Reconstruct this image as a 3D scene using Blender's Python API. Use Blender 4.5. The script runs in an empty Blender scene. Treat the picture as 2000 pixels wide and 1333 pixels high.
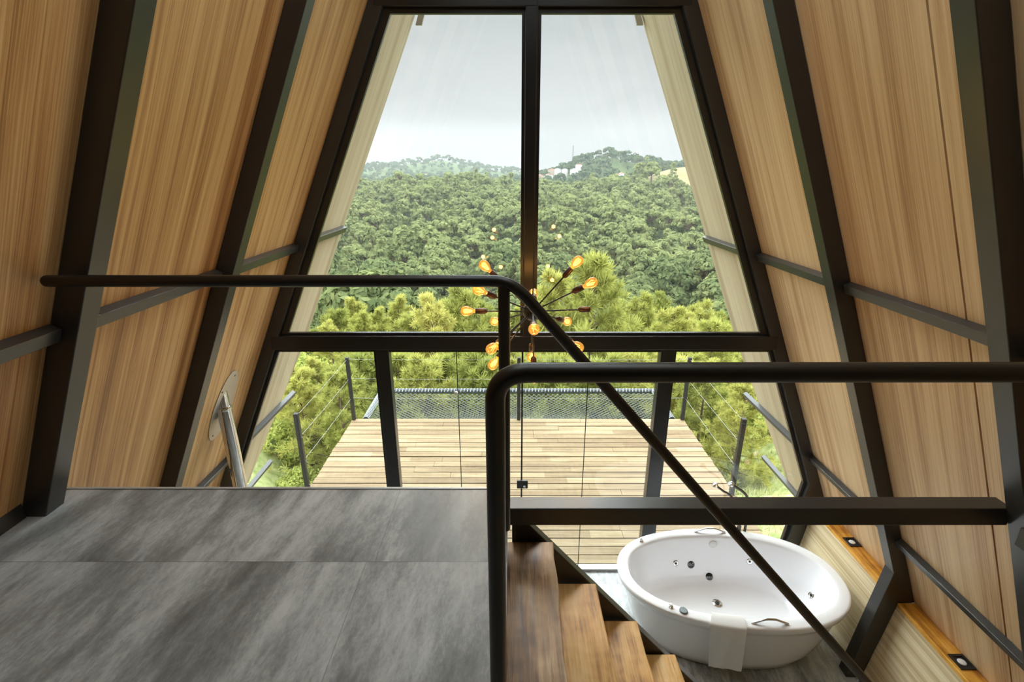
import bpy, math, random
import numpy as np
from mathutils import Vector, Matrix

R = math.radians
S = bpy.context.scene
COL = S.collection
H = 4.07            # eye height over the ground floor; builders use eye-relative heights, H is added when meshes are linked

# ------------------------------------------------------------------ camera, exposure, sky
F_PX = 966.0
PITCH = math.atan(333.0 / F_PX)
cam_d = bpy.data.cameras.new('camera')
cam_d.sensor_width = 36.0
cam_d.sensor_fit = 'HORIZONTAL'
cam_d.lens = F_PX / 2000.0 * 36.0
cam_d.clip_start = 0.02
cam_d.clip_end = 4000
cam = bpy.data.objects.new('camera', cam_d)
COL.objects.link(cam)
cam.location = (0, 0, H)
cam.rotation_euler = (R(90) - PITCH, 0, 0)
S.camera = cam

vs = S.view_settings
vs.view_transform = 'Standard'
vs.look = 'None'
vs.exposure = 0.0
vs.gamma = 1.0
vs.use_curve_mapping = False
S.display_settings.display_device = 'sRGB'
cy = S.cycles
cy.use_denoising = True
cy.max_bounces = 10
cy.diffuse_bounces = 5
cy.glossy_bounces = 4
cy.transmission_bounces = 6
cy.transparent_max_bounces = 24
cy.volume_bounces = 1
cy.sample_clamp_indirect = 6.0
cy.caustics_reflective = False
cy.caustics_refractive = False

world = bpy.data.worlds.new('overcast_sky')
S.world = world
world.use_nodes = True


class NT:
    """small helper around a node tree"""
    def __init__(s, tree):
        s.t = tree
        s.n = tree.nodes
        s.l = tree.links

    def new(s, typ, **kw):
        n = s.n.new(typ)
        for k, v in kw.items():
            setattr(n, k, v)
        return n

    def put(s, n, **kw):
        for k, v in kw.items():
            k = k.replace('_', ' ')
            sock = n.inputs[k] if k in n.inputs else n.inputs[int(k[1:])]
            if isinstance(v, bpy.types.NodeSocket):
                s.l.new(v, sock)
            else:
                sock.default_value = v
        return n

    def math(s, op, a, b=0.0, c=0.0, clamp=False):
        n = s.new('ShaderNodeMath', operation=op, use_clamp=clamp)
        for i, v in enumerate((a, b, c)):
            if isinstance(v, bpy.types.NodeSocket):
                s.l.new(v, n.inputs[i])
            else:
                n.inputs[i].default_value = v
        return n.outputs[0]

    def smooth(s, v, lo, hi, a=0.0, b=1.0):
        n = s.new('ShaderNodeMapRange', interpolation_type='SMOOTHSTEP')
        s.l.new(v, n.inputs[0])
        for i, x in enumerate((lo, hi, a, b)):
            n.inputs[1 + i].default_value = x
        return n.outputs[0]

    def ramp(s, fac, stops, interp='LINEAR'):
        n = s.new('ShaderNodeValToRGB')
        cr = n.color_ramp
        cr.interpolation = interp
        while len(cr.elements) < len(stops):
            cr.elements.new(0.5)
        for e, (p, c) in zip(cr.elements, stops):
            e.position = p
            e.color = (*c, 1) if len(c) == 3 else c
        s.l.new(fac, n.inputs[0])
        return n.outputs[0]

    def mix(s, fac, a, b, blend='MIX'):
        n = s.new('ShaderNodeMix', data_type='RGBA', blend_type=blend)
        for sock, v in ((n.inputs[0], fac), (n.inputs[6], a), (n.inputs[7], b)):
            if isinstance(v, bpy.types.NodeSocket):
                s.l.new(v, sock)
            else:
                sock.default_value = v if not isinstance(v, tuple) or len(v) == 4 else (*v, 1)
        return n.outputs[2]

    def noise(s, vec, scale=1.0, detail=3.0, rough=0.5, dist=0.0):
        n = s.new('ShaderNodeTexNoise')
        s.l.new(vec, n.inputs['Vector'])
        n.inputs['Scale'].default_value = scale
        n.inputs['Detail'].default_value = detail
        n.inputs['Roughness'].default_value = rough
        n.inputs['Distortion'].default_value = dist
        return n.outputs['Fac']

    def mapped(s, vec, scale=(1, 1, 1), rot=(0, 0, 0), loc=(0, 0, 0)):
        n = s.new('ShaderNodeMapping')
        s.l.new(vec, n.inputs[0])
        n.inputs['Scale'].default_value = scale
        n.inputs['Rotation'].default_value = rot
        n.inputs['Location'].default_value = loc
        return n.outputs[0]


SKY_UP, SKY_TOP, SKY_SIDE = 17.5, 6.2, 7.2      # the cloud deck is brighter overhead and behind the house than at the far horizon
w = NT(world.node_tree)
w.n.clear()
tc = w.new('ShaderNodeTexCoord')
sep = w.new('ShaderNodeSeparateXYZ')
w.l.new(tc.outputs['Generated'], sep.inputs[0])
zz, yy = sep.outputs[2], sep.outputs[1]
up = w.math('MINIMUM', w.smooth(zz, 0.29, 0.50, 0.0, SKY_UP - 1.0), w.smooth(zz, 0.70, 0.92, SKY_UP - 1.0, SKY_TOP - 1.0))
up = w.math('MULTIPLY', up, w.smooth(yy, -0.1, 0.35, 0.35, 1.0))
side = w.math('MULTIPLY', w.smooth(yy, 0.86, 0.45, 0.0, SKY_SIDE - 1.0), w.smooth(zz, -0.02, 0.10))
cl = w.noise(w.mapped(tc.outputs['Generated'], (3.0, 3.0, 9.0)), 1.0, 5, 0.55, 0.4)
cloud = w.smooth(cl, 0.3, 0.7, 0.93, 1.06)
stren = w.math('MULTIPLY', w.math('ADD', w.math('MAXIMUM', up, side), 1.0), cloud)
stren = w.math('MULTIPLY', stren, w.smooth(zz, -0.12, -0.02, 0.25, 1.0))
skyc = w.ramp(zz, [(0.0, (0.64, 0.635, 0.65)), (0.10, (0.675, 0.665, 0.68)), (0.28, (0.62, 0.645, 0.648)), (1.0, (0.66, 0.70, 0.715))])
bg = w.new('ShaderNodeBackground')
w.l.new(skyc, bg.inputs['Color'])
w.l.new(stren, bg.inputs['Strength'])
wo = w.new('ShaderNodeOutputWorld')
w.l.new(bg.outputs[0], wo.inputs['Surface'])


# ------------------------------------------------------------------ materials
def mat(name):
    m = bpy.data.materials.new(name)
    m.use_nodes = True
    t = NT(m.node_tree)
    bs = m.node_tree.nodes['Principled BSDF']
    return m, t, bs


def plain(name, col, rough=0.5, metal=0.0, spec=0.5, coat=0.0):
    m, t, b = mat(name)
    b.inputs['Base Color'].default_value = (*col, 1)
    b.inputs['Roughness'].default_value = rough
    b.inputs['Metallic'].default_value = metal
    b.inputs['Specular IOR Level'].default_value = spec
    b.inputs['Coat Weight'].default_value = coat
    return m


def bump(t, b, h, strength=0.2, dist=0.01):
    n = t.new('ShaderNodeBump')
    n.inputs['Strength'].default_value = strength
    n.inputs['Distance'].default_value = dist
    t.l.new(h, n.inputs['Height'])
    t.l.new(n.outputs[0], b.inputs['Normal'])


def painted_steel(name, col=(0.012, 0.0115, 0.011), rough=0.42, spec=0.5):
    m, t, b = mat(name)
    o = t.new('ShaderNodeTexCoord').outputs['Object']
    n = t.noise(o, 2.5, 2, 0.5)
    b.inputs['Base Color'].default_value = (*col, 1)
    b.inputs['Specular IOR Level'].default_value = spec
    t.l.new(t.smooth(n, 0.3, 0.7, rough - 0.015, rough + 0.02), b.inputs['Roughness'])
    return m


def wood_panel(name, cols, warp=0.03, axis=(1, 0), sat=1.0, rough=0.42, seed=0.0):
    """veneer whose grain runs up the slope: variation across Y, long stretch along Z"""
    m, t, b = mat(name)
    o = t.new('ShaderNodeTexCoord').outputs['Object']
    s = t.new('ShaderNodeSeparateXYZ')
    t.l.new(o, s.inputs[0])
    y0 = s.outputs[1]
    low = t.noise(t.mapped(o, (0.7, 1.4, 0.55), loc=(seed, seed, seed)), 1.0, 2, 0.5)
    y = t.math('ADD', y0, t.math('MULTIPLY', t.math('SUBTRACT', low, 0.5), warp * 2))
    c = t.new('ShaderNodeCombineXYZ')
    t.l.new(y, c.inputs[1])
    t.l.new(s.outputs[2], c.inputs[2])
    v = c.outputs[0]
    broad = t.noise(t.mapped(v, (0, 7.0, 0.22), loc=(seed * 3, 0, 0)), 1.0, 3, 0.6)
    mid = t.noise(t.mapped(v, (0, 34.0, 0.30), loc=(seed * 5, 0, 0)), 1.0, 3, 0.6)
    fine = t.noise(t.mapped(v, (0, 150.0, 1.1)), 1.0, 3, 0.65)
    pore = t.noise(t.mapped(v, (0, 420.0, 14.0)), 1.0, 2, 0.5)
    f = t.math('ADD', t.math('MULTIPLY', broad, 0.46), t.math('MULTIPLY', mid, 0.30))
    f = t.math('ADD', f, t.math('MULTIPLY', fine, 0.40))
    f = t.math('ADD', f, t.math('MULTIPLY', pore, 0.08))
    f = t.smooth(f, 0.44, 0.84)
    colr = t.ramp(f, [(0.0, cols[0]), (0.28, cols[1]), (0.62, cols[2]), (1.0, cols[3])])
    # thin dark growth lines
    line = t.smooth(t.noise(t.mapped(v, (0, 60.0, 0.12), loc=(9 + seed, 0, 0)), 1.0, 4, 0.75), 0.63, 0.72)
    colr = t.mix(t.math('MULTIPLY', line, 0.38), colr, cols[0])
    t.l.new(colr, b.inputs['Base Color'])
    b.inputs['Roughness'].default_value = rough
    b.inputs['Specular IOR Level'].default_value = 0.35
    bump(t, b, f, 0.10, 0.002)
    return m


M = {}
M['steel'] = painted_steel('black_painted_steel', (0.028, 0.0275, 0.027), 0.33, 0.6)
M['steel_rail'] = painted_steel('black_painted_tube', (0.008, 0.0075, 0.007), 0.38)
M['steel_purlin'] = painted_steel('dark_grey_painted_steel', (0.042, 0.043, 0.043), 0.30, 0.6)
M['galv'] = painted_steel('weathered_grey_steel', (0.055, 0.058, 0.06), 0.5)
M['frame'] = painted_steel('black_window_frame', (0.010, 0.0105, 0.012), 0.30, 0.6)
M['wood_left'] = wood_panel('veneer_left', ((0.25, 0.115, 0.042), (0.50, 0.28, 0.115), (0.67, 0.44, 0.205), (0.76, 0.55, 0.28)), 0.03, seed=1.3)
M['wood_right'] = wood_panel('veneer_right_lit', ((0.40, 0.23, 0.115), (0.63, 0.42, 0.23), (0.74, 0.545, 0.32), (0.80, 0.62, 0.39)), 0.02, seed=4.1)  # paler copy of the veneer, this side's stronger light put in the colour
M['wood_eave'] = wood_panel('veneer_skylit', ((0.33, 0.265, 0.17), (0.43, 0.36, 0.245), (0.51, 0.44, 0.31), (0.57, 0.50, 0.375)), 0.012, rough=0.6, seed=7.7)  # overhang veneer, brightness from the open sky put into a paler colour
M['dark_wall'] = plain('darkened_rear_wall', (0.035, 0.033, 0.031), 0.7)  # unseen rear wall, darkened to keep bounced light off the rib faces
M['dark_gap'] = plain('dark_gap', (0.02, 0.012, 0.008), 0.8)


def wood_low():
    """light pine boards of the low wall, grain running along the room with a slight diagonal"""
    m, t, b = mat('pale_pine_veneer')
    o = t.new('ShaderNodeTexCoord').outputs['Object']
    v = t.mapped(o, (0.0, 0.55, 60.0))
    f1 = t.noise(v, 1.0, 4, 0.6)
    f2 = t.noise(t.mapped(o, (0, 0.35, 14.0)), 1.0, 3, 0.6)
    f = t.smooth(t.math('ADD', t.math('MULTIPLY', f1, 0.6), t.math('MULTIPLY', f2, 0.5)), 0.38, 0.72)
    t.l.new(t.ramp(f, [(0, (0.48, 0.35, 0.18)), (0.5, (0.69, 0.57, 0.36)), (1, (0.78, 0.68, 0.47))]), b.inputs['Base Color'])
    b.inputs['Roughness'].default_value = 0.5
    return m


M['wood_low'] = wood_low()


def rustic(name, stops, long_axis=1, rnd=0.0, rough=0.42, scale=1.0):
    """reclaimed hardwood, grain along long_axis"""
    m, t, b = mat(name)
    o = t.new('ShaderNodeTexCoord').outputs['Object']
    oi = t.new('ShaderNodeObjectInfo')
    off = t.new('ShaderNodeCombineXYZ')
    t.l.new(t.math('MULTIPLY', oi.outputs['Random'], 40.0), off.inputs[0])
    va = t.new('ShaderNodeVectorMath', operation='ADD')
    t.l.new(o, va.inputs[0])
    t.l.new(off.outputs[0], va.inputs[1])
    sc = [16.0 * scale] * 3
    sc[long_axis] = 1.3 * scale
    sc2 = [85.0 * scale] * 3
    sc2[long_axis] = 3.0 * scale
    f1 = t.noise(t.mapped(va.outputs[0], sc), 1.0, 4, 0.6, 0.6)
    f2 = t.noise(t.mapped(va.outputs[0], sc2), 1.0, 3, 0.7)
    spots = t.noise(va.outputs[0], 5.0, 3, 0.6)
    f = t.math('ADD', t.math('MULTIPLY', f1, 0.62), t.math('MULTIPLY', f2, 0.36))
    f = t.math('ADD', f, t.math('MULTIPLY', t.math('SUBTRACT', spots, 0.5), 0.5))
    if rnd:
        f = t.math('ADD', f, t.math('MULTIPLY', t.math('SUBTRACT', oi.outputs['Random'], 0.5), rnd))
    f = t.smooth(f, 0.28, 0.72)
    sc3 = [42.0 * scale] * 3
    sc3[long_axis] = 1.6 * scale
    crack = t.smooth(t.noise(t.mapped(va.outputs[0], sc3), 1.0, 5, 0.7, 0.4), 0.60, 0.68)
    t.l.new(t.mix(t.math('MULTIPLY', crack, 0.55), t.ramp(f, stops), stops[0][1]), b.inputs['Base Color'])
    t.l.new(t.smooth(f2, 0.3, 0.7, rough - 0.1, rough + 0.12), b.inputs['Roughness'])
    bump(t, b, t.math('ADD', f2, f1), 0.35, 0.004)
    return m


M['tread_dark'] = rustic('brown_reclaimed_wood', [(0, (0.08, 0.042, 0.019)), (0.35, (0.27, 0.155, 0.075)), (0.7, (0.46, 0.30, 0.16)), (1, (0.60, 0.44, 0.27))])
M['tread'] = rustic('amber_reclaimed_wood', [(0, (0.17, 0.075, 0.020)), (0.3, (0.56, 0.30, 0.090)), (0.65, (0.76, 0.46, 0.165)), (1, (0.84, 0.60, 0.29))])
M['ledge'] = rustic('orange_stained_wood', [(0, (0.24, 0.085, 0.010)), (0.3, (0.52, 0.23, 0.030)), (0.7, (0.72, 0.36, 0.055)), (1, (0.82, 0.47, 0.11))])


def cement_vinyl(name, base=1.0, rough=0.42):
    m, t, b = mat(name)
    o = t.new('ShaderNodeTexCoord').outputs['Object']
    s = t.new('ShaderNodeSeparateXYZ')
    t.l.new(o, s.inputs[0])
    # planks 1.22 x 0.61, joints along X every 0.61 and staggered cross joints
    yr = t.math('DIVIDE', t.math('SUBTRACT', s.outputs[1], 0.994), 0.61)
    row = t.math('FLOOR', yr)
    xr = t.math('DIVIDE', t.math('ADD', t.math('ADD', s.outputs[0], 0.59), t.math('MULTIPLY', row, -0.035)), 2.44)
    colm = t.math('FLOOR', xr)
    cid = t.new('ShaderNodeCombineXYZ')
    t.l.new(t.math('MULTIPLY', row, 3.7), cid.inputs[0])
    va = t.new('ShaderNodeVectorMath', operation='ADD')
    t.l.new(o, va.inputs[0])
    t.l.new(cid.outputs[0], va.inputs[1])
    rot = t.mapped(va.outputs[0], (1, 1, 1), (0, 0, R(5)))
    big = t.noise(t.mapped(rot, (4.2, 1.1, 1)), 1.0, 4, 0.55, 0.3)
    med = t.noise(t.mapped(rot, (16, 4.5, 1)), 1.0, 5, 0.65, 0.2)
    fin = t.noise(t.mapped(rot, (90, 38, 1)), 1.0, 4, 0.7)
    f = t.math('ADD', t.math('MULTIPLY', big, 0.62), t.math('MULTIPLY', med, 0.40))
    f = t.math('ADD', f, t.math('MULTIPLY', fin, 0.22))
    f = t.smooth(f, 0.38, 0.86)
    k = base
    c = t.ramp(f, [(0, (0.068 * k, 0.069 * k, 0.069 * k)), (0.45, (0.152 * k, 0.158 * k, 0.160 * k)), (1, (0.32 * k, 0.334 * k, 0.338 * k))])
    jy = t.math('LESS_THAN', t.math('ABSOLUTE', t.math('SUBTRACT', t.math('FRACT', t.math('ADD', yr, 0.5)), 0.5)), 0.0035)
    jx = t.math('LESS_THAN', t.math('ABSOLUTE', t.math('SUBTRACT', t.math('FRACT', t.math('ADD', xr, 0.5)), 0.5)), 0.0006)
    j = t.math('MAXIMUM', jx, jy)
    c = t.mix(t.math('MULTIPLY', j, 0.45), c, (0.05, 0.05, 0.05))
    t.l.new(c, b.inputs['Base Color'])
    t.l.new(t.smooth(med, 0.3, 0.7, rough - 0.05, rough + 0.1), b.inputs['Roughness'])
    b.inputs['Specular IOR Level'].default_value = 0.45
    bump(t, b, fin, 0.06, 0.002)
    return m


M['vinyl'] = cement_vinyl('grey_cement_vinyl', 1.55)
M['vinyl_low'] = cement_vinyl('grey_cement_vinyl_lit', 2.1, 0.25)  # same vinyl, strong light near the glass doors put into a brighter base


def deck_wood():
    m, t, b = mat('weathered_deck_wood')
    o = t.new('ShaderNodeTexCoord').outputs['Object']
    s = t.new('ShaderNodeSeparateXYZ')
    t.l.new(o, s.inputs[0])
    row = t.math('FLOOR', t.math('DIVIDE', t.math('SUBTRACT', s.outputs[1], 4.36), 0.135))
    wn = t.new('ShaderNodeTexWhiteNoise', noise_dimensions='1D')
    t.l.new(row, wn.inputs['W'])
    seg = t.math('FLOOR', t.math('ADD', t.math('DIVIDE', s.outputs[0], 2.1), t.math('MULTIPLY', wn.outputs['Value'], 7.0)))
    wn2 = t.new('ShaderNodeTexWhiteNoise', noise_dimensions='2D')
    cc = t.new('ShaderNodeCombineXYZ')
    t.l.new(row, cc.inputs[0])
    t.l.new(seg, cc.inputs[1])
    t.l.new(cc.outputs[0], wn2.inputs['Vector'])
    off = t.new('ShaderNodeVectorMath', operation='ADD')
    t.l.new(o, off.inputs[0])
    c2 = t.new('ShaderNodeCombineXYZ')
    t.l.new(t.math('MULTIPLY', row, 7.31), c2.inputs[0])
    t.l.new(c2.outputs[0], off.inputs[1])
    g = t.noise(t.mapped(off.outputs[0], (0.9, 13, 4)), 1.0, 4, 0.6, 0.6)
    g2 = t.noise(t.mapped(off.outputs[0], (4.0, 120, 9)), 1.0, 3, 0.6)
    f = t.math('ADD', t.math('MULTIPLY', g, 0.55), t.math('MULTIPLY', g2, 0.22))
    f = t.math('ADD', f, 0.09)
    f = t.math('ADD', f, t.math('MULTIPLY', t.math('SUBTRACT', wn2.outputs['Value'], 0.5), 0.16))
    f = t.smooth(f, 0.22, 0.76)
    c = t.ramp(f, [(0, (0.125, 0.078, 0.038)), (0.35, (0.205, 0.143, 0.077)), (0.7, (0.275, 0.205, 0.116)), (1, (0.40, 0.33, 0.205))])
    knot = t.smooth(t.noise(t.mapped(off.outputs[0], (3.5, 11, 1)), 1.0, 2, 0.5), 0.70, 0.76)
    c = t.mix(t.math('MULTIPLY', knot, 0.5), c, (0.17, 0.09, 0.04))
    t.l.new(c, b.inputs['Base Color'])
    b.inputs['Roughness'].default_value = 0.7
    b.inputs['Specular IOR Level'].default_value = 0.25
    bump(t, b, g2, 0.3, 0.004)
    return m


M['deck'] = deck_wood()
M['acrylic'] = plain('white_acrylic', (0.87, 0.88, 0.915), 0.10, coat=0.4)
M['chrome'] = plain('chrome', (0.72, 0.71, 0.70), 0.08, 1.0)
M['dark_chrome'] = plain('dark_chrome', (0.10, 0.10, 0.10), 0.15, 1.0)
M['grey_plastic'] = plain('grey_plastic', (0.16, 0.19, 0.21), 0.4)
M['black_plastic'] = plain('black_plastic', (0.012, 0.012, 0.012), 0.4)
M['white_plastic'] = plain('white_plastic', (0.75, 0.75, 0.76), 0.25)
M['hole'] = plain('dark_opening', (0.01, 0.01, 0.012), 0.6)
M['alu'] = plain('brushed_aluminium', (0.42, 0.43, 0.43), 0.45, 0.3)
M['bronze'] = plain('dark_copper_socket', (0.075, 0.042, 0.030), 0.38, 0.6)
M['galv_plate'] = plain('brushed_steel_plate', (0.50, 0.47, 0.44), 0.45, 0.8)
M['cable'] = plain('steel_cable', (0.34, 0.35, 0.35), 0.4, 0.7)
M['black_wire'] = plain('black_cord', (0.008, 0.008, 0.008), 0.5)
M['net'] = plain('grey_netting', (0.17, 0.18, 0.175), 0.8)
M['lace'] = plain('pale_lacing_rope', (0.42, 0.45, 0.46), 0.7)
M['rim_tube'] = plain('dark_blue_grey_tube', (0.035, 0.043, 0.048), 0.5)
M['post'] = painted_steel('dark_deck_post', (0.011, 0.0105, 0.010), 0.5)


def towel_mat():
    m, t, b = mat('white_terry')
    o = t.new('ShaderNodeTexCoord').outputs['Object']
    b.inputs['Base Color'].default_value = (0.84, 0.84, 0.84, 1)
    b.inputs['Roughness'].default_value = 0.95
    b.inputs['Sheen Weight'].default_value = 0.3
    bump(t, b, t.noise(o, 420, 3, 0.6), 0.6, 0.004)
    return m


M['towel'] = towel_mat()


def glass_mat(name, tint=(0.965, 0.985, 0.975), refl=1.0):
    m = bpy.data.materials.new(name)
    m.use_nodes = True
    t = NT(m.node_tree)
    t.n.clear()
    tr = t.new('ShaderNodeBsdfTransparent')
    tr.inputs[0].default_value = (*tint, 1)
    gl = t.new('ShaderNodeBsdfGlossy')
    gl.inputs['Roughness'].default_value = 0.0
    gl.inputs['Color'].default_value = (0.95, 0.97, 0.96, 1)
    ge = t.new('ShaderNodeNewGeometry')
    dt = t.new('ShaderNodeVectorMath', operation='DOT_PRODUCT')
    t.l.new(ge.outputs['Incoming'], dt.inputs[0])
    t.l.new(ge.outputs['Normal'], dt.inputs[1])
    c1 = t.math('SUBTRACT', 1.0, t.math('ABSOLUTE', dt.outputs['Value']), clamp=True)
    fres = t.math('ADD', t.math('MULTIPLY', t.math('POWER', c1, 5.0), 0.96), 0.04)
    mx = t.new('ShaderNodeMixShader')
    t.l.new(t.math('MULTIPLY', fres, refl), mx.inputs[0])
    t.l.new(tr.outputs[0], mx.inputs[1])
    t.l.new(gl.outputs[0], mx.inputs[2])
    out = t.new('ShaderNodeOutputMaterial')
    t.l.new(mx.outputs[0], out.inputs[0])
    return m


M['glass'] = glass_mat('window_glass')
M['door_glass'] = glass_mat('door_glass', (0.95, 0.975, 0.96))


def emit(name, col, strength):
    m = bpy.data.materials.new(name)
    m.use_nodes = True
    t = NT(m.node_tree)
    t.n.clear()
    e = t.new('ShaderNodeEmission')
    e.inputs[0].default_value = (*col, 1)
    e.inputs[1].default_value = strength
    out = t.new('ShaderNodeOutputMaterial')
    t.l.new(e.outputs[0], out.inputs[0])
    return m


M['filament'] = emit('glowing_filament', (1.0, 0.60, 0.18), 7.0)


def bulb_mat():
    m = bpy.data.materials.new('amber_bulb_glass')
    m.use_nodes = True
    t = NT(m.node_tree)
    t.n.clear()
    tr = t.new('ShaderNodeBsdfTransparent')
    tr.inputs[0].default_value = (1.0, 0.76, 0.38, 1)
    gl = t.new('ShaderNodeBsdfGlossy')
    gl.inputs['Roughness'].default_value = 0.02
    lw = t.new('ShaderNodeLayerWeight')
    lw.inputs['Blend'].default_value = 0.35
    em = t.new('ShaderNodeEmission')
    em.inputs[0].default_value = (1.0, 0.46, 0.08, 1)
    em.inputs[1].default_value = 0.40
    add = t.new('ShaderNodeAddShader')
    t.l.new(tr.outputs[0], add.inputs[0])
    t.l.new(em.outputs[0], add.inputs[1])
    mx = t.new('ShaderNodeMixShader')
    t.l.new(t.math('MULTIPLY', lw.outputs['Fresnel'], 0.7), mx.inputs[0])
    t.l.new(add.outputs[0], mx.inputs[1])
    t.l.new(gl.outputs[0], mx.inputs[2])
    out = t.new('ShaderNodeOutputMaterial')
    t.l.new(mx.outputs[0], out.inputs[0])
    return m


M['bulb'] = bulb_mat()


def leaf_mat(name, dark, light, rnd_hue=0.0, trans=0.35, alt=None):
    m = bpy.data.materials.new(name)
    m.use_nodes = True
    t = NT(m.node_tree)
    t.n.clear()
    g = t.new('ShaderNodeNewGeometry')
    oi = t.new('ShaderNodeObjectInfo')
    r = g.outputs['Random Per Island']
    n = t.noise(g.outputs['Position'], 0.09, 3, 0.6)
    f = t.math('ADD', t.math('MULTIPLY', r, 0.45), t.math('MULTIPLY', oi.outputs['Random'], 0.45))
    f = t.math('ADD', f, t.math('MULTIPLY', t.math('SUBTRACT', n, 0.5), 0.9), clamp=True)
    stops = [(0.05, dark), (0.85, light)] if alt is None else [(0.0, dark), (0.55, light), (0.95, alt)]
    c = t.ramp(f, stops)
    di = t.new('ShaderNodeBsdfDiffuse')
    tl = t.new('ShaderNodeBsdfTranslucent')
    t.l.new(c, di.inputs[0])
    t.l.new(c, tl.inputs[0])
    mx = t.new('ShaderNodeMixShader')
    mx.inputs[0].default_value = trans
    t.l.new(di.outputs[0], mx.inputs[1])
    t.l.new(tl.outputs[0], mx.inputs[2])
    out = t.new('ShaderNodeOutputMaterial')
    t.l.new(mx.outputs[0], out.inputs[0])
    return m


M['leaf_forest'] = leaf_mat('forest_leaves', (0.095, 0.13, 0.058), (0.27, 0.30, 0.125), trans=0.4)
M['leaf_pine'] = leaf_mat('yellow_green_needles', (0.20, 0.235, 0.06), (0.45, 0.455, 0.13), alt=(0.58, 0.52, 0.18), trans=0.45)
M['leaf_bush'] = leaf_mat('bright_shrub_leaves', (0.26, 0.33, 0.08), (0.52, 0.55, 0.17), alt=(0.68, 0.55, 0.22), trans=0.45)
M['leaf_far'] = leaf_mat('distant_forest_leaves', (0.048, 0.078, 0.045), (0.12, 0.155, 0.078), trans=0.25)
M['grass_blade'] = leaf_mat('pale_grass', (0.20, 0.24, 0.075), (0.43, 0.45, 0.21), alt=(0.48, 0.46, 0.25))
M['bark'] = plain('grey_brown_bark', (0.13, 0.09, 0.065), 0.9)
M['plaster'] = plain('white_plaster', (0.5, 0.49, 0.47), 0.8)
M['plaster_tan'] = plain('tan_plaster', (0.36, 0.29, 0.23), 0.8)
M['roof_tile'] = plain('terracotta_roof', (0.42, 0.20, 0.14), 0.8)
M['roof_grey'] = plain('grey_roof', (0.45, 0.45, 0.46), 0.8)


def ground_mat():
    m, t, b = mat('hillside_ground')
    g = t.new('ShaderNodeNewGeometry').outputs['Position']
    s = t.new('ShaderNodeSeparateXYZ')
    t.l.new(g, s.inputs[0])
    n = t.noise(g, 0.8, 5, 0.6)
    n2 = t.noise(g, 6.0, 4, 0.6)
    grass = t.ramp(n2, [(0.3, (0.15, 0.19, 0.06)), (0.5, (0.27, 0.31, 0.125)), (0.72, (0.39, 0.40, 0.20))])
    soil = t.ramp(n2, [(0.3, (0.42, 0.24, 0.13)), (0.7, (0.66, 0.50, 0.36))])
    near = t.mix(t.smooth(n, 0.54, 0.62), grass, soil)
    big = t.noise(g, 0.05, 4, 0.6)
    forest = t.ramp(big, [(0.3, (0.045, 0.07, 0.028)), (0.7, (0.09, 0.12, 0.045))])
    c = t.mix(t.smooth(s.outputs[1], 16.0, 30.0), near, forest)
    # dry meadow on the right hand hill
    dx = t.math('DIVIDE', t.math('SUBTRACT', s.outputs[0], 114.0), 32.0)
    dy = t.math('DIVIDE', t.math('SUBTRACT', s.outputs[1], 338.0), 52.0)
    rr = t.math('ADD', t.math('MULTIPLY', dx, dx), t.math('MULTIPLY', dy, dy))
    rr = t.math('ADD', rr, t.math('MULTIPLY', t.math('SUBTRACT', t.noise(g, 0.04, 3), 0.5), 1.2))
    meadow = t.ramp(t.noise(g, 0.1, 4), [(0.3, (0.15, 0.14, 0.06)), (0.7, (0.26, 0.21, 0.11))])
    c = t.mix(t.smooth(rr, 0.7, 1.1, 1.0, 0.0), c, meadow)
    t.l.new(c, b.inputs['Base Color'])
    b.inputs['Roughness'].default_value = 0.95
    b.inputs['Specular IOR Level'].default_value = 0.1
    return m


M['ground'] = ground_mat()


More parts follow.
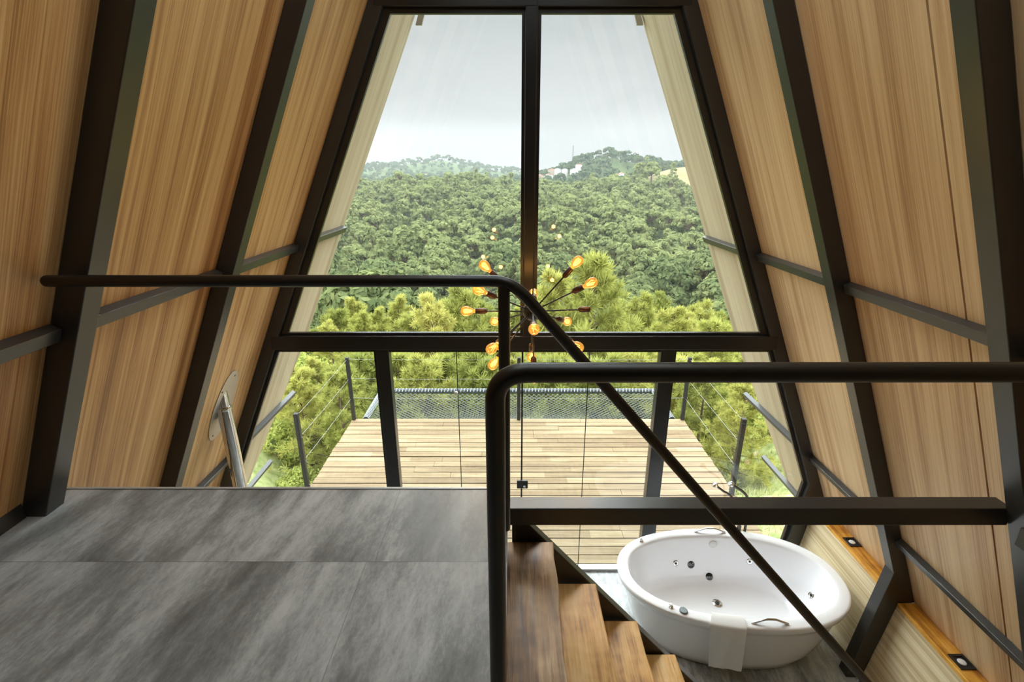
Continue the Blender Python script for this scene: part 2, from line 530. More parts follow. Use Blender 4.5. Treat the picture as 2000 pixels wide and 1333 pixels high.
# ------------------------------------------------------------------ mesh building
class MB:
    def __init__(s):
        s.v, s.f, s.m = [], [], []

    def add(s, vs_, fs_, mi=0):
        b = len(s.v)
        s.v += [tuple(x) for x in vs_]
        s.f += [tuple(i + b for i in f) for f in fs_]
        s.m += [mi] * len(fs_)
        return s

    def box(s, lo, hi, mi=0):
        x0, y0, z0 = lo
        x1, y1, z1 = hi
        return s.hexa([(x0, y0, z0), (x1, y0, z0), (x1, y1, z0), (x0, y1, z0), (x0, y0, z1), (x1, y0, z1), (x1, y1, z1), (x0, y1, z1)], mi)

    def hexa(s, p, mi=0):
        return s.add(p, [(3, 2, 1, 0), (4, 5, 6, 7), (0, 1, 5, 4), (1, 2, 6, 5), (2, 3, 7, 6), (3, 0, 4, 7)], mi)

    def prism(s, pts, vec, mi=0):
        n = len(pts)
        a = [tuple(p) for p in pts]
        b = [tuple(Vector(p) + Vector(vec)) for p in pts]
        fs = [tuple(range(n - 1, -1, -1)), tuple(range(n, 2 * n))]
        fs += [(i, (i + 1) % n, n + (i + 1) % n, n + i) for i in range(n)]
        return s.add(a + b, fs, mi)

    def xz(s, pts, y0, y1, mi=0):
        """polygon in the XZ plane extruded from y0 to y1"""
        return s.prism([(x, y0, z) for x, z in pts], (0, y1 - y0, 0), mi)

    def tube(s, path, r, n=16, mi=0, caps=True, round_cap=False):
        P = [Vector(p) for p in path]
        rs = r if isinstance(r, (list, tuple)) else [r] * len(P)
        if round_cap:
            d0 = (P[0] - P[1]).normalized()
            d1 = (P[-1] - P[-2]).normalized()
            pre = [(P[0] + d0 * rs[0] * math.sin(a), rs[0] * math.cos(a)) for a in (1.4, 1.0, 0.6, 0.25)]
            post = [(P[-1] + d1 * rs[-1] * math.sin(a), rs[-1] * math.cos(a)) for a in (0.25, 0.6, 1.0, 1.4)]
            P = [p for p, _ in pre] + P + [p for p, _ in post]
            rs = [q for _, q in pre] + list(rs) + [q for _, q in post]
        vs_, up_ = [], None
        for i, p in enumerate(P):
            a = P[max(i - 1, 0)]
            b = P[min(i + 1, len(P) - 1)]
            d = (b - a).normalized()
            if up_ is None:
                up_ = Vector((0, 0, 1)) if abs(d.z) < 0.9 else Vector((0, 1, 0))
            x = d.cross(up_)
            if x.length < 1e-5:
                x = d.orthogonal()
            x.normalize()
            up_ = x.cross(d).normalized()
            for k in range(n):
                an = 2 * math.pi * k / n
                vs_.append(p + (x * math.cos(an) + up_ * math.sin(an)) * rs[i])
        fs = []
        for i in range(len(P) - 1):
            for k in range(n):
                k2 = (k + 1) % n
                fs.append((i * n + k, i * n + k2, (i + 1) * n + k2, (i + 1) * n + k))
        if caps:
            fs.append(tuple(range(n - 1, -1, -1)))
            fs.append(tuple((len(P) - 1) * n + k for k in range(n)))
        return s.add(vs_, fs, mi)

    def lathe(s, base, axis, prof, n=24, mi=0, caps=True):
        """prof: (radius, height) pairs along axis from base"""
        A = Vector(axis).normalized()
        return s.tube([Vector(base) + A * h for _, h in prof], [max(r_, 1e-4) for r_, _ in prof], n, mi, caps) if all(
            prof[i][1] < prof[i + 1][1] for i in range(len(prof) - 1)) else s._lathe(base, A, prof, n, mi)

    def _lathe(s, base, A, prof, n, mi):
        x = A.orthogonal().normalized()
        y = A.cross(x)
        vs_ = []
        for r_, h in prof:
            for k in range(n):
                a = 2 * math.pi * k / n
                vs_.append(Vector(base) + A * h + (x * math.cos(a) + y * math.sin(a)) * max(r_, 1e-4))
        fs = []
        for i in range(len(prof) - 1):
            for k in range(n):
                k2 = (k + 1) % n
                fs.append((i * n + k, i * n + k2, (i + 1) * n + k2, (i + 1) * n + k))
        fs.append(tuple(range(n - 1, -1, -1)))
        fs.append(tuple((len(prof) - 1) * n + k for k in range(n)))
        return s.add(vs_, fs, mi)

    def beam(s, p, q, n_, w_, h_, mi=0):
        """box from p to q; n_ is the direction of its height h_, p/q run along the middle of its base face"""
        p, q, n_ = Vector(p), Vector(q), Vector(n_).normalized()
        d = (q - p).normalized()
        sd = d.cross(n_).normalized() * (w_ / 2)
        nn = n_ * h_
        return s.hexa([p - sd, p + sd, q + sd, q - sd, p - sd + nn, p + sd + nn, q + sd + nn, q - sd + nn], mi)

    def build(s, name, mats, parent=None, smooth=False, bevel=0.0, at=None, angle=38):
        """link as one mesh object; coordinates are eye-relative, parent/at give the local origin"""
        org = Vector(at) if at is not None else Vector((0, 0, 0))
        if parent is not None:
            org = Vector(parent['_o'])
        me = bpy.data.meshes.new(name)
        zadd = H if (parent is None and at is None) else 0.0
        me.from_pydata([(x - org.x, y - org.y, z - org.z + zadd) for x, y, z in s.v], [], s.f)
        if not isinstance(mats, (list, tuple)):
            mats = [mats]
        for mm in mats:
            me.materials.append(mm)
        if len(mats) > 1:
            me.polygons.foreach_set('material_index', s.m)
        me.validate()
        import bmesh
        bm = bmesh.new()
        bm.from_mesh(me)
        bmesh.ops.recalc_face_normals(bm, faces=bm.faces)
        bm.to_mesh(me)
        bm.free()
        if smooth:
            me.polygons.foreach_set('use_smooth', [True] * len(me.polygons))
            me.set_sharp_from_angle(angle=R(angle))
        me.update()
        o = bpy.data.objects.new(name, me)
        COL.objects.link(o)
        if parent is not None:
            o.parent = parent
        elif at is not None:
            o.location = (org.x, org.y, org.z + H)
        if bevel:
            bv = o.modifiers.new('edge', 'BEVEL')
            bv.width = bevel
            bv.segments = 2
            bv.limit_method = 'ANGLE'
            bv.angle_limit = R(40)
        return o


def tag(o, label, cat, group=None, kind=None):
    o['label'] = label
    o['category'] = cat
    if group:
        o['group'] = group
    if kind:
        o['kind'] = kind
    return o


def thing(name, loc, label, cat, group=None, kind=None):
    o = bpy.data.objects.new(name, None)
    COL.objects.link(o)
    o.location = (loc[0], loc[1], loc[2] + H)
    o.empty_display_size = 0.1
    o['_o'] = tuple(float(c) for c in loc)
    return tag(o, label, cat, group, kind)


# a child of a part is built with the thing's origin too, since every part sits at its thing's origin
def sub(part, root):
    part['_o'] = tuple(root['_o'])
    return part


# ------------------------------------------------------------------ the place: measures
GF = -4.07                       # ground floor
MZ = -1.50                       # mezzanine floor
Y_RIB = (-1.60, -0.44, 0.72, 1.88, 3.04)
YG = 4.20                        # gable plane
RT = 0.10                        # depth of a rib along Y
PR = 0.118                       # how far a rib stands in from the wall
KZ = -3.25                       # kink of the wall


def xl(z):
    return -1.578 + 0.451 * z


def xr(z):
    return 1.842 - 0.419 * z


APEX_Z = (1.842 + 1.578) / (0.451 + 0.419)
APEX_X = xl(APEX_Z)
NL = Vector((1, 0, -0.451)).normalized()      # inward normals (lean in, point down and in)
NR = Vector((-1, 0, -0.419)).normalized()
FLX, FRX = -2.66, 2.97                        # foot of the low wall panels on the floor
LGL, LGR = -2.93, 3.09                        # front edge of the ledges

# ------------------------------------------------------------------ floors
b = MB().box((xl(MZ) + 0.005, -1.6, MZ - 0.045), (-0.02, 2.085, MZ))
o = b.build('floor_mezzanine', M['vinyl'])
tag(o, 'grey cement-look mezzanine floor with cloudy streaks', 'floor', kind='structure')
b = MB().box((-2.25, 2.086, MZ - 0.05), (-0.05, 2.10, MZ + 0.004))
tag(b.build('trim_mezzanine', M['alu']), 'thin aluminium strip along the edge of the grey mezzanine floor', 'trim', kind='structure')
b = MB().box((-3.1, -1.75, GF - 0.12), (3.35, 4.32, GF))
tag(b.build('floor', M['vinyl_low']), 'grey ground floor below the mezzanine, under the bathtub', 'floor', kind='structure')


# ------------------------------------------------------------------ walls
def wall_slab(b, xf, y0, y1, z0, z1, t, sgn, mi=0):
    """slab following the leaning wall line xf between z0 and z1, thickness outwards"""
    b.xz([(xf(z0), z0), (xf(z1), z1), (xf(z1) + sgn * t, z1), (xf(z0) + sgn * t, z0)], y0, y1, mi)


ZT = APEX_Z - 0.02
SK0, SK1 = 2.05, 3.60            # unseen roof windows, added to brighten the room
YW = YG + RT
b = MB()
for z0, z1 in ((KZ - 0.10, SK0), (SK1, ZT)):
    wall_slab(b, xl, -1.6, YW, z0, z1, 0.09, -1)
wall_slab(b, xl, -1.6, 0.4, SK0, SK1, 0.09, -1)
wall_slab(b, xl, 3.14, YW, SK0, SK1, 0.09, -1)
tag(b.build('wall_left', M['wood_left']), 'leaning wood veneer wall, orange-brown grain, above the grey mezzanine floor', 'wall', kind='structure')
b = MB()
for z0, z1 in ((KZ - 0.10, SK0), (SK1, ZT)):
    wall_slab(b, xr, -1.6, 2.204, z0, z1, 0.03, 1)
    wall_slab(b, xr, 2.216, YW, z0, z1, 0.03, 1)
    wall_slab(b, lambda z: xr(z) + 0.03, -1.6, YW, z0, z1, 0.06, 1, 1)
wall_slab(b, xr, -1.6, 0.4, SK0, SK1, 0.09, 1)
wall_slab(b, xr, 3.14, YW, SK0, SK1, 0.09, 1)
tag(b.build('wall_right', [M['wood_right'], M['dark_gap']]), 'leaning wood veneer wall with a dark panel joint, above the bathtub', 'wall', kind='structure')
for n_, xf, sg, lb in ((7, xl, -1, 'flue side'), (8, xr, 1, 'bathtub side')):
    b = MB()
    wall_slab(b, lambda z: xf(z) + sg * 0.04, 0.402, 3.138, SK0 + 0.001, SK1 - 0.001, 0.006, sg)
    tag(b.build('window_%d' % n_, M['glass']), 'unseen long roof window added to brighten the room, high on the %s' % lb, 'roof window', kind='structure')


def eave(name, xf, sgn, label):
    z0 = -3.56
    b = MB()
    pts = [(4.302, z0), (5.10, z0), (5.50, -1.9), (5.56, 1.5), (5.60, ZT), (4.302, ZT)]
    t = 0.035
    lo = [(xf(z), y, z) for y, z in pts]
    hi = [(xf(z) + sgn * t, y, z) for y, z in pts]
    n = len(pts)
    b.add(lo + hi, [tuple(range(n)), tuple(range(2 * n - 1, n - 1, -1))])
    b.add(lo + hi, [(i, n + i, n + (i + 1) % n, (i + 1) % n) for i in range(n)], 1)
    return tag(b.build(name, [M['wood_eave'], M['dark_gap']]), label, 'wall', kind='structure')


eave('wall_eave_left', xl, -1, 'wood overhang outside the glass, sky light put in its pale colour, behind the chrome flue')
eave('wall_eave_right', xr, 1, 'wood overhang outside the glass, sky light put in its pale colour, beyond the bathtub')

for sx, x, lb in ((-1, -0.90, 'flue side'), (1, 1.235, 'bathtub side')):
    b = MB().hexa([(x - .03, 5.50, 1.33), (x + .03, 5.50, 1.33), (x + .03, 5.53, 1.33), (x - .03, 5.53, 1.33),
                   (x - .03 - sx * .035, 5.50, 1.43), (x + .03 - sx * .035, 5.50, 1.43), (x + .03 - sx * .035, 5.53, 1.43), (x - .03 - sx * .035, 5.53, 1.43)])
    tag(b.build('metal_bracket', M['galv_plate']), 'small metal bracket at the top edge of the wood overhang, %s' % lb, 'bracket', kind='structure')

# low walls under the kinks and the wooden ledges
b = MB().xz([(LGR - 0.015, KZ - 0.04), (FRX, GF), (FRX + 0.08, GF), (LGR + 0.12, KZ - 0.04)], -1.6, YW)
tag(b.build('wall_low_right', M['wood_low']), 'pale pine low wall leaning in below the orange ledges, beside the bathtub', 'wall', kind='structure')
b = MB().xz([(LGL + 0.015, KZ - 0.04), (FLX, GF), (FLX - 0.08, GF), (LGL - 0.12, KZ - 0.04)], -1.6, YW)
tag(b.build('wall_low_left', M['wood_low']), 'pale pine low wall hidden below the mezzanine floor', 'wall', kind='structure')
b = MB()
b.xz([(FLX - 0.05, GF), (FRX + 0.05, GF), (3.3, KZ), (xr(MZ - 0.02), MZ - 0.02), (xl(MZ - 0.02), MZ - 0.02), (-3.15, KZ)], -1.74, -1.62)
tag(b.build('wall_back', M['wood_low']), 'pale wood end wall under the mezzanine, behind the viewer', 'wall', kind='structure')
b = MB()
b.box((xl(MZ) - 0.03, -1.6, MZ - 0.001), (xl(MZ) + 0.035, 1.875, MZ + 0.075))
tag(b.build('baseboard_left', M['steel']), 'dark steel strip between the grey mezzanine floor and the wood wall', 'baseboard', kind='structure')

# ------------------------------------------------------------------ steel ribs
LABR = {1: 'black steel rib in the wood wall, its foot beside the grey floor',
        2: 'black steel rib between the mezzanine edge and the glass gable, wall with the chrome flue'}


def rib_pts(side, pr):
    """outline (x, z) of one half of a frame: outer line, kink, foot, inner line, apex"""
    if side == 'r':
        kz = KZ + 0.29
        return [(APEX_X, APEX_Z - 0.01), (xr(KZ) - 0.001, KZ), (LGR - 0.02, KZ - 0.03), (FRX - 0.002, GF), (2.835, GF), (xr(kz) - pr, kz), (APEX_X, APEX_Z - pr / 0.419)]
    kz = KZ + 0.29
    return [(APEX_X, APEX_Z - 0.01), (xl(KZ) + 0.002, KZ), (LGL + 0.02, KZ - 0.03), (FLX + 0.002, GF), (-2.53, GF), (xl(kz) + pr, kz), (APEX_X, APEX_Z - pr / 0.451)]


rib_lab = {
    (0, 'l'): 'black steel rib at the rear gable, wall over the grey floor', (0, 'r'): 'black steel rib at the rear gable, wall over the stairs',
    (1, 'l'): 'black steel rib behind the viewer, wall over the grey floor', (1, 'r'): 'black steel rib behind the viewer, wall over the stairs',
    (2, 'l'): 'black steel rib beside the viewer, wall over the grey floor', (2, 'r'): 'black steel rib beside the viewer, wall over the stairs',
    (3, 'l'): 'thick black steel rib behind the end of the handrail, beside the grey floor', (3, 'r'): 'thick black steel rib at the end of the horizontal black beam',
    (4, 'l'): 'black steel rib on the wood wall, between the handrail end and the chrome flue', (4, 'r'): 'black steel rib that kinks inward beside the bathtub',
    (5, 'l'): 'black steel gable frame leg beside the chrome flue', (5, 'r'): 'black steel gable frame leg beyond the bathtub'}
for i, y in enumerate(Y_RIB + (YG,)):
    for side in 'lr':
        b = MB().xz(rib_pts(side, PR), y, y + RT)
        o = b.build('steel_rib', M['steel'], bevel=0.004)
        tag(o, rib_lab[(i, side)], 'steel rib', 'steel ribs of the A-frame', 'structure')

# purlins: square tubes between the ribs, one per bay
def purlin(side, z, y0, y1, label, m='steel_purlin', p=0.05, w_=0.062):
    xf, n_ = (xl, NL) if side == 'l' else (xr, NR)
    slope = Vector((0.451, 0, 1)).normalized() if side == 'l' else Vector((-0.419, 0, 1)).normalized()
    base = Vector((xf(z), 0, z)) - slope * (w_ / 2) + n_ * 0.0005
    b = MB().beam(base + Vector((0, y0, 0)), base + Vector((0, y1, 0)), n_, w_, p)
    o = b.build('purlin', M[m], bevel=0.003)
    return tag(o, label, 'purlin', 'steel purlins on the wood walls', 'structure')


e = 0.001
bays = [(0.72 + RT + e, 1.88 - e), (1.88 + RT + e, 3.04 - e), (3.04 + RT + e, YG - e)]
where_l = ['upper purlin on the orange wood wall, before the first thick rib by the handrail end',
           'upper purlin on the orange wood wall, crossing behind the handrail, between two ribs',
           'upper purlin on the wood wall above the chrome flue']
where_r = ['upper purlin on the wood wall past the thick rib at the beam end',
           'upper purlin crossing the dark panel joint, wood wall above the bathtub',
           'upper purlin beside the gable frame, wood wall above the bathtub']
for (a, c_), la, lb in zip(bays, where_l, where_r):
    purlin('l', -0.575, a, c_, 'dark grey ' + la)
    purlin('r', -0.655, a, c_, 'dark grey ' + lb)
for (a, c_), la, lb in zip(bays, ['lower purlin hidden beside the mezzanine floor', 'lower purlin below the mezzanine edge, wood wall with the flue', 'lower purlin passing behind the chrome flue'],
                           ['lower purlin hidden past the thick rib at the beam end', 'lower purlin running down across the dark panel joint above the ledge', 'lower purlin above the ledge beside the gable frame']):
    purlin('l', -2.605, a, c_, 'dark grey ' + la)
    purlin('r', -2.625, a, c_, 'dark grey ' + lb)
for side, xs in (('l', 'beyond the chrome flue'), ('r', 'beyond the bathtub')):
    z1, z2, z3 = (-0.56, -2.60, -3.60) if side == 'l' else (-0.665, -2.62, -3.53)
    purlin(side, z1, YG + RT + e, 5.47, 'upper purlin under the outside wood overhang ' + xs, 'steel_purlin')
    purlin(side, z2, YG + RT + e, 5.65, 'middle grey purlin outside on the wood overhang ' + xs, 'galv')
    purlin(side, z3, YG + RT + e, 5.66, 'lowest grey purlin at the foot of the outside overhang ' + xs, 'galv')

# beams at the mezzanine level
b = MB().box((-0.02, 1.975, -1.628), (xr(-1.57) - 0.10, 2.068, -1.53))
tag(b.build('steel_beam', M['steel'], bevel=0.005), 'horizontal black steel beam across the room in front of the bathtub', 'beam', kind='structure')
b = MB().box((-2.14, 1.975, -1.66), (-0.021, 2.068, -1.546))
tag(b.build('steel_beam', M['steel'], bevel=0.005), 'black steel beam carrying the edge of the grey mezzanine floor', 'beam', kind='structure')
b = MB().box((xr(-1.57) - 0.155, -1.55, -1.655), (xr(-1.57) - 0.055, 1.878, -1.555))
tag(b.build('steel_beam', M['steel'], bevel=0.005), 'black steel beam along the wall running from the thick rib past the stairs', 'beam', kind='structure')

# gable: transom, mullion, posts
GX = 0.146
b = MB()
b.box((xl(-1.45) + 0.06, YG - 0.001, -1.533), (xr(-1.45) - 0.06, YG + RT, -1.405))
tag(b.build('beam_transom', M['frame'], bevel=0.004), 'black transom beam across the glass gable', 'beam', kind='structure')
b = MB()
b.box((xl(1.15) + 0.05, YG - 0.001, 1.135), (xr(1.15) - 0.05, YG + RT, 1.25))
tag(b.build('beam_gable_top', M['frame'], bevel=0.004), 'black beam across the top of the two tall window panes', 'beam', kind='structure')
b = MB()
b.box((GX - 0.045, YG - 0.002, -1.404), (GX + 0.045, YG + RT, 1.134))
tag(b.build('trim_mullion', M['frame'], bevel=0.003), 'black vertical mullion between the two tall window panes', 'mullion', kind='structure')
for x0, x1, lab in ((-1.232, -1.118, 'black door post nearest the chrome flue'), (1.352, 1.472, 'black door post nearest the bathtub')):
    b = MB().box((x0, YG, GF), (x1, YG + RT, -1.5335))
    tag(b.build('pillar', M['frame'], bevel=0.004), lab + ', under the transom beam', 'post', kind='structure')
b = MB().box((-1.117, YG + 0.02, -1.562), (1.351, YG + 0.08, -1.534))
tag(b.build('trim_door_head', M['frame']), 'slim black head rail above the glass doors', 'door rail', kind='structure')
b = MB().box((-1.117, YG + 0.015, GF - 0.001), (1.351, YG + 0.085, GF + 0.028))
tag(b.build('trim_door_track', M['alu']), 'aluminium floor track below the glass doors', 'door track', kind='structure')


# ------------------------------------------------------------------ glazing
def pane(name, outline, label, fw=0.035, y0=YG + 0.04, y1=YG + 0.075, glass='glass', cat='window'):
    """a window: frame ring following the outline, with its glass as a part"""
    t = thing(name, (sum(p[0] for p in outline) / len(outline), YG, min(p[1] for p in outline)), label, cat, None, 'structure')
    n = len(outline)
    P = [Vector((x, 0, z)) for x, z in outline]
    fws = fw if isinstance(fw, (list, tuple)) else [fw] * n
    cen = sum(P, Vector()) / n
    lines = []
    for i in range(n):
        e1 = (P[(i + 1) % n] - P[i]).normalized()
        n1 = Vector((-e1.z, 0, e1.x))
        if n1.dot(cen - P[i]) < 0:
            n1 = -n1
        lines.append((n1, n1.dot(P[i]) + fws[i]))
    inn = []
    for i in range(n):
        (na, da), (nb, db) = lines[i - 1], lines[i]
        det = na.x * nb.z - na.z * nb.x
        inn.append(Vector(((da * nb.z - db * na.z) / det, 0, (na.x * db - nb.x * da) / det)))
    b = MB()
    for i in range(n):
        j = (i + 1) % n
        q = [P[i], P[j], inn[j], inn[i]]
        b.prism([(v.x, y0, v.z) for v in q], (0, y1 - y0, 0))
    b.build('window_frame', M['frame'], t)
    g = MB()
    g.prism([(v.x, y0 + 0.012, v.z) for v in inn], (0, 0.006, 0))
    g.build('glass_pane', M[glass], t)
    return t


def il(z, d=PR):
    return xl(z) + d + 0.002


def ir(z, d=PR):
    return xr(z) - d - 0.002


zb, zt = -1.404, 1.134
pane('window_1', [(il(zb), zb), (GX - 0.046, zb), (GX - 0.046, zt), (il(zt), zt)], 'tall window pane of the gable on the flue side of the mullion', (0.021, 0.026, 0.037, 0.058))
pane('window_2', [(GX + 0.046, zb), (ir(zb), zb), (ir(zt), zt), (GX + 0.046, zt)], 'tall window pane of the gable on the bathtub side of the mullion', (0.021, 0.058, 0.037, 0.026))
zt2 = 3.1
pane('window_3', [(il(1.255), 1.255), (ir(1.255), 1.255), (ir(zt2), zt2), (il(zt2), zt2)], 'top gable window pane above the picture, under the ridge', 0.045)
zk = KZ + 0.29
pane('window_4', [(-1.234, GF + 0.03), (-1.234, -1.537), (il(-1.537), -1.537), (il(zk), zk), (-2.52, GF + 0.03)], 'side pane beside the door post nearest the chrome flue', 0.03)
pane('window_5', [(1.474, GF + 0.03), (2.83, GF + 0.03), (ir(zk), zk), (ir(-1.537), -1.537), (1.474, -1.537)], 'side pane behind the bathtub, next to the gable frame', 0.03)
# frameless glass doors
xs = [-1.115, -0.510, 0.100, 0.710, 1.349]
dl = ['frameless glass door leaf next to the post by the flue', 'frameless glass door leaf behind the two handrail posts',
      'frameless glass door leaf with the black lock', 'frameless glass door leaf nearest the bathtub']
for i in range(4):
    g = 0.004
    x0, x1 = xs[i] + g, xs[i + 1] - g
    yo = YG + (0.045 if i in (1, 2) else 0.052)
    t = thing('door_%d' % (i + 1), ((x0 + x1) / 2, yo, GF + 0.03), dl[i], 'glass door', 'frameless glass doors', 'structure')
    MB().box((x0, yo, GF + 0.0285), (x1, yo + 0.008, -1.5625)).build('glass_pane', M['door_glass'], t)
    bb = MB().box((x1 + 0.0002, yo - 0.001, GF + 0.03), (x1 + (0.0075 if i != 1 else 0.0078), yo + 0.010, -1.5625))
    if i == 1:
        bb.box((x1 - 0.008, yo - 0.003, GF + 0.03), (x1, yo - 0.0005, -1.5625))
    if i < 3:
        bb.build('edge_gasket', M['black_plastic'], t)
    if i == 2:
        zc = -2.98
        lk = MB().box((x0 - 0.055, yo - 0.03, zc - 0.045), (x0 + 0.055, yo - 0.0035, zc + 0.045)).build('lock', M['black_plastic'], t, bevel=0.006)
        sub(lk, t)
        MB().lathe((x0 + 0.02, yo - 0.0305, zc - 0.01), (0, -1, 0), [(0.012, 0), (0.012, 0.012)]).build('lock_cylinder', M['chrome'], lk, True)
        MB().tube([(x0 + 0.028, yo - 0.043, zc - 0.02), (x0 + 0.028, yo - 0.043, zc - 0.06)], 0.003, 6).build('key', M['chrome'], lk, True)
    if i == 0:
        MB().lathe((x1 - 0.012, yo - 0.0005, -1.98), (0, -1, 0), [(0.016, 0), (0.016, 0.012), (0.012, 0.02)]).build('door_knob', M['white_plastic'], t, True)

# rear gable of the house, behind the viewer
b = MB().xz([(xl(MZ), MZ), (xr(MZ), MZ), (APEX_X, APEX_Z - 0.02)], -1.74, -1.62)
tag(b.build('wall_rear', M['dark_wall']), 'unseen gable wall of the mezzanine behind the viewer, darkened to cut bounced light', 'wall', kind='structure')

# ------------------------------------------------------------------ ledges and their spot lights
for (y0, y1), lab in (((1.88 + RT + 0.003, 3.04 - 0.003), 'orange stained wood ledge nearest the stairs, at the kink of the wall'),
                      ((3.04 + RT + 0.003, YG - 0.003), 'orange stained wood ledge behind the bathtub, next to the gable')):
    b = MB().xz([(LGR - 0.025, KZ - 0.035), (xr(KZ - 0.035) - 0.003, KZ - 0.035), (xr(KZ) - 0.003, KZ), (LGR - 0.025, KZ)], y0, y1)
    tag(b.build('wooden_ledge', M['ledge'], bevel=0.003), lab, 'ledge', 'orange wooden ledges', 'structure')
for (x, y), lab in (((3.142, 2.535), 'square black recessed spot light in the ledge nearest the stairs'),
                    ((3.142, 3.715), 'square black recessed spot light in the ledge behind the bathtub')):
    t = thing('spot_light', (x, y, KZ), lab, 'spot light', 'spot lights in the ledges')
    b = MB()
    hw, hi_ = 0.052, 0.036
    for q in (((-hw, -hw), (hw, -hi_)), ((-hw, hi_), (hw, hw)), ((-hw, -hi_), (-hi_, hi_)), ((hi_, -hi_), (hw, hi_))):
        b.box((x + q[0][0], y + q[0][1] * 1.1, KZ + 0.0005), (x + q[1][0], y + q[1][1] * 1.1, KZ + 0.009))
    b.build('housing', M['black_plastic'], t)
    MB().box((x - hi_, y - hi_ * 1.1, KZ + 0.0005), (x + hi_, y + hi_ * 1.1, KZ + 0.003)).build('recess', M['hole'], t)
    MB().lathe((x, y, KZ + 0.003), (0, 0, 1), [(0.027, 0), (0.024, 0.004), (0.012, 0.007), (0.002, 0.008)]).build('lens', M['white_plastic'], t, True)


# ------------------------------------------------------------------ rails
def arc(p0, c, p1, n=8):
    """quadratic bend from p0 to p1 with corner c"""
    p0, c, p1 = Vector(p0), Vector(c), Vector(p1)
    return [p0 * (1 - t) ** 2 + c * 2 * t * (1 - t) + p1 * t * t for t in [i / n for i in range(n + 1)]]


YR = 1.80
t = thing('handrail', (-0.03, YR, MZ), 'black tube handrail at the mezzanine edge, sloping down over the stairs', 'handrail')
zr = -0.386
c0 = Vector((0.0, YR, zr))
sl = Vector((1.784 - 0.009, 0, -2.444 + 0.405)).normalized()
path = [(-1.715, YR, zr), (-0.09, YR, zr)]
path += arc((-0.075, YR, zr), c0, c0 + sl * 0.085)[1:]
path += [c0 + sl * 2.75]
MB().tube(path, 0.0225, 20, round_cap=True).build('rail', M['steel_rail'], t, True)
MB().tube([(-0.03, YR, MZ + 0.002), (-0.03, YR, zr - 0.004)], 0.0225, 20).build('post', M['steel_rail'], t, True)
pe = c0 + sl * 2.70
MB().tube([(pe.x, YR, GF + 0.002), (pe.x, YR, pe.z - 0.01)], 0.0225, 20).build('post', M['steel_rail'], t, True)

YN = 0.95
t = thing('guard_rail', (-0.036, YN, MZ), 'thick black bent tube guard rail nearest the viewer, along the stairwell', 'guard rail')
zr = -0.397
path = [(-0.036, YN, MZ + 0.002), (-0.036, YN, zr - 0.075)] + arc((-0.036, YN, zr - 0.07), (-0.036, YN, zr), (0.036, YN, zr), 10)[1:] + [(0.10, YN, zr), (1.93, YN, zr + 0.002)]
MB().tube(path, 0.0215, 24).build('rail', M['steel_rail'], t, True)

# ------------------------------------------------------------------ stairs
t = thing('staircase', (0.6, 1.5, GF), 'open staircase of reclaimed wood treads on black steel stringers', 'staircase')
rng = random.Random(5)
for k in range(9):
    xr_ = 0.206 + 0.234 * k
    z = -1.765 - 0.258 * k
    yE = 2.02 + rng.uniform(-0.01, 0.01)
    b = MB()
    n = 10
    L, W = yE - 0.98, 0.265
    left = [(xr_ - W + rng.uniform(-.004, .004), 0.98 + L * i / n) for i in range(n + 1)]
    right = [(xr_ + rng.uniform(-.005, .005), 0.98 + L * i / n) for i in range(n + 1)]
    if k == 0:
        left = [(-0.055, y) for x, y in left]
    poly = [(x, y, z - 0.05) for x, y in right] + [(x, y, z - 0.05) for x, y in reversed(left)]
    b.prism(poly, (0, 0, 0.05))
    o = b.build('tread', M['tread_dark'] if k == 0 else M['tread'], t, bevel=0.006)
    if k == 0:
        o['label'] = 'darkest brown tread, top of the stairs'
dirs = Vector((0.234, 0, -0.258)).normalized()
for ys in (2.036, 0.90):
    p = Vector((0.02, ys, -1.690))
    nrm = Vector((dirs.z, 0, -dirs.x))
    b = MB()
    q = p + dirs * 3.12
    dn = Vector((0, 0, -0.135))
    pts = [p, q, q + dn, p + dn]
    pts = [(v.x, v.z) for v in pts]
    b.xz([(0.0, -1.632), (0.05, -1.632)] + [(a, max(c_, GF + 0.003)) for a, c_ in pts[1:3]] + [(0.0, -1.80)], ys, ys + 0.05)
    b.build('stringer', M['steel'], t, bevel=0.003)

# ------------------------------------------------------------------ chandelier
CH = Vector((0.138, 3.2, -0.893))
cam_r = Vector((1, 0, 0))
cam_f = Vector((0, math.cos(PITCH), -math.sin(PITCH)))
cam_u = Vector((0, math.sin(PITCH), math.cos(PITCH)))
t = thing('chandelier', CH, 'black sputnik chandelier with glowing amber bulbs hanging before the gable', 'chandelier')
MB().lathe(CH - Vector((0, 0, 0.065)), (0, 0, 1), [(0.065 * math.sin(a) + 0.0005, 0.065 - 0.065 * math.cos(a)) for a in [math.pi * i / 14 for i in range(15)]]).build('hub', M['black_plastic'], t, True)
MB().tube([CH + Vector((0, 0, 0.06)), CH + Vector((0.004, 0, 0.6)), (CH.x + 0.006, CH.y, APEX_Z - 0.34)], 0.0042, 8).build('cord', M['black_wire'], t, True)
MB().lathe((CH.x, CH.y, APEX_Z - 0.36), (0, 0, 1), [(0.06, 0), (0.06, 0.03), (0.05, 0.035)]).build('ceiling_canopy', M['black_plastic'], t, True)
# unit directions of the arms in the room (X, Y away, Z up)
arm_px = [(945, 518, 0), (935, 567, -1), (920, 608, 0), (967, 628, 1), (961, 681, -1), (956, 722, 0), (1043, 643, -1), (1038, 697, 1),
          (1043, 761, -1), (1128, 678, -1), (1107, 628, 1), (1135, 605, 0), (1155, 553, -1), (1128, 511, 1), (1042, 573, 1), (975, 674, 1)]
RB = 0.44


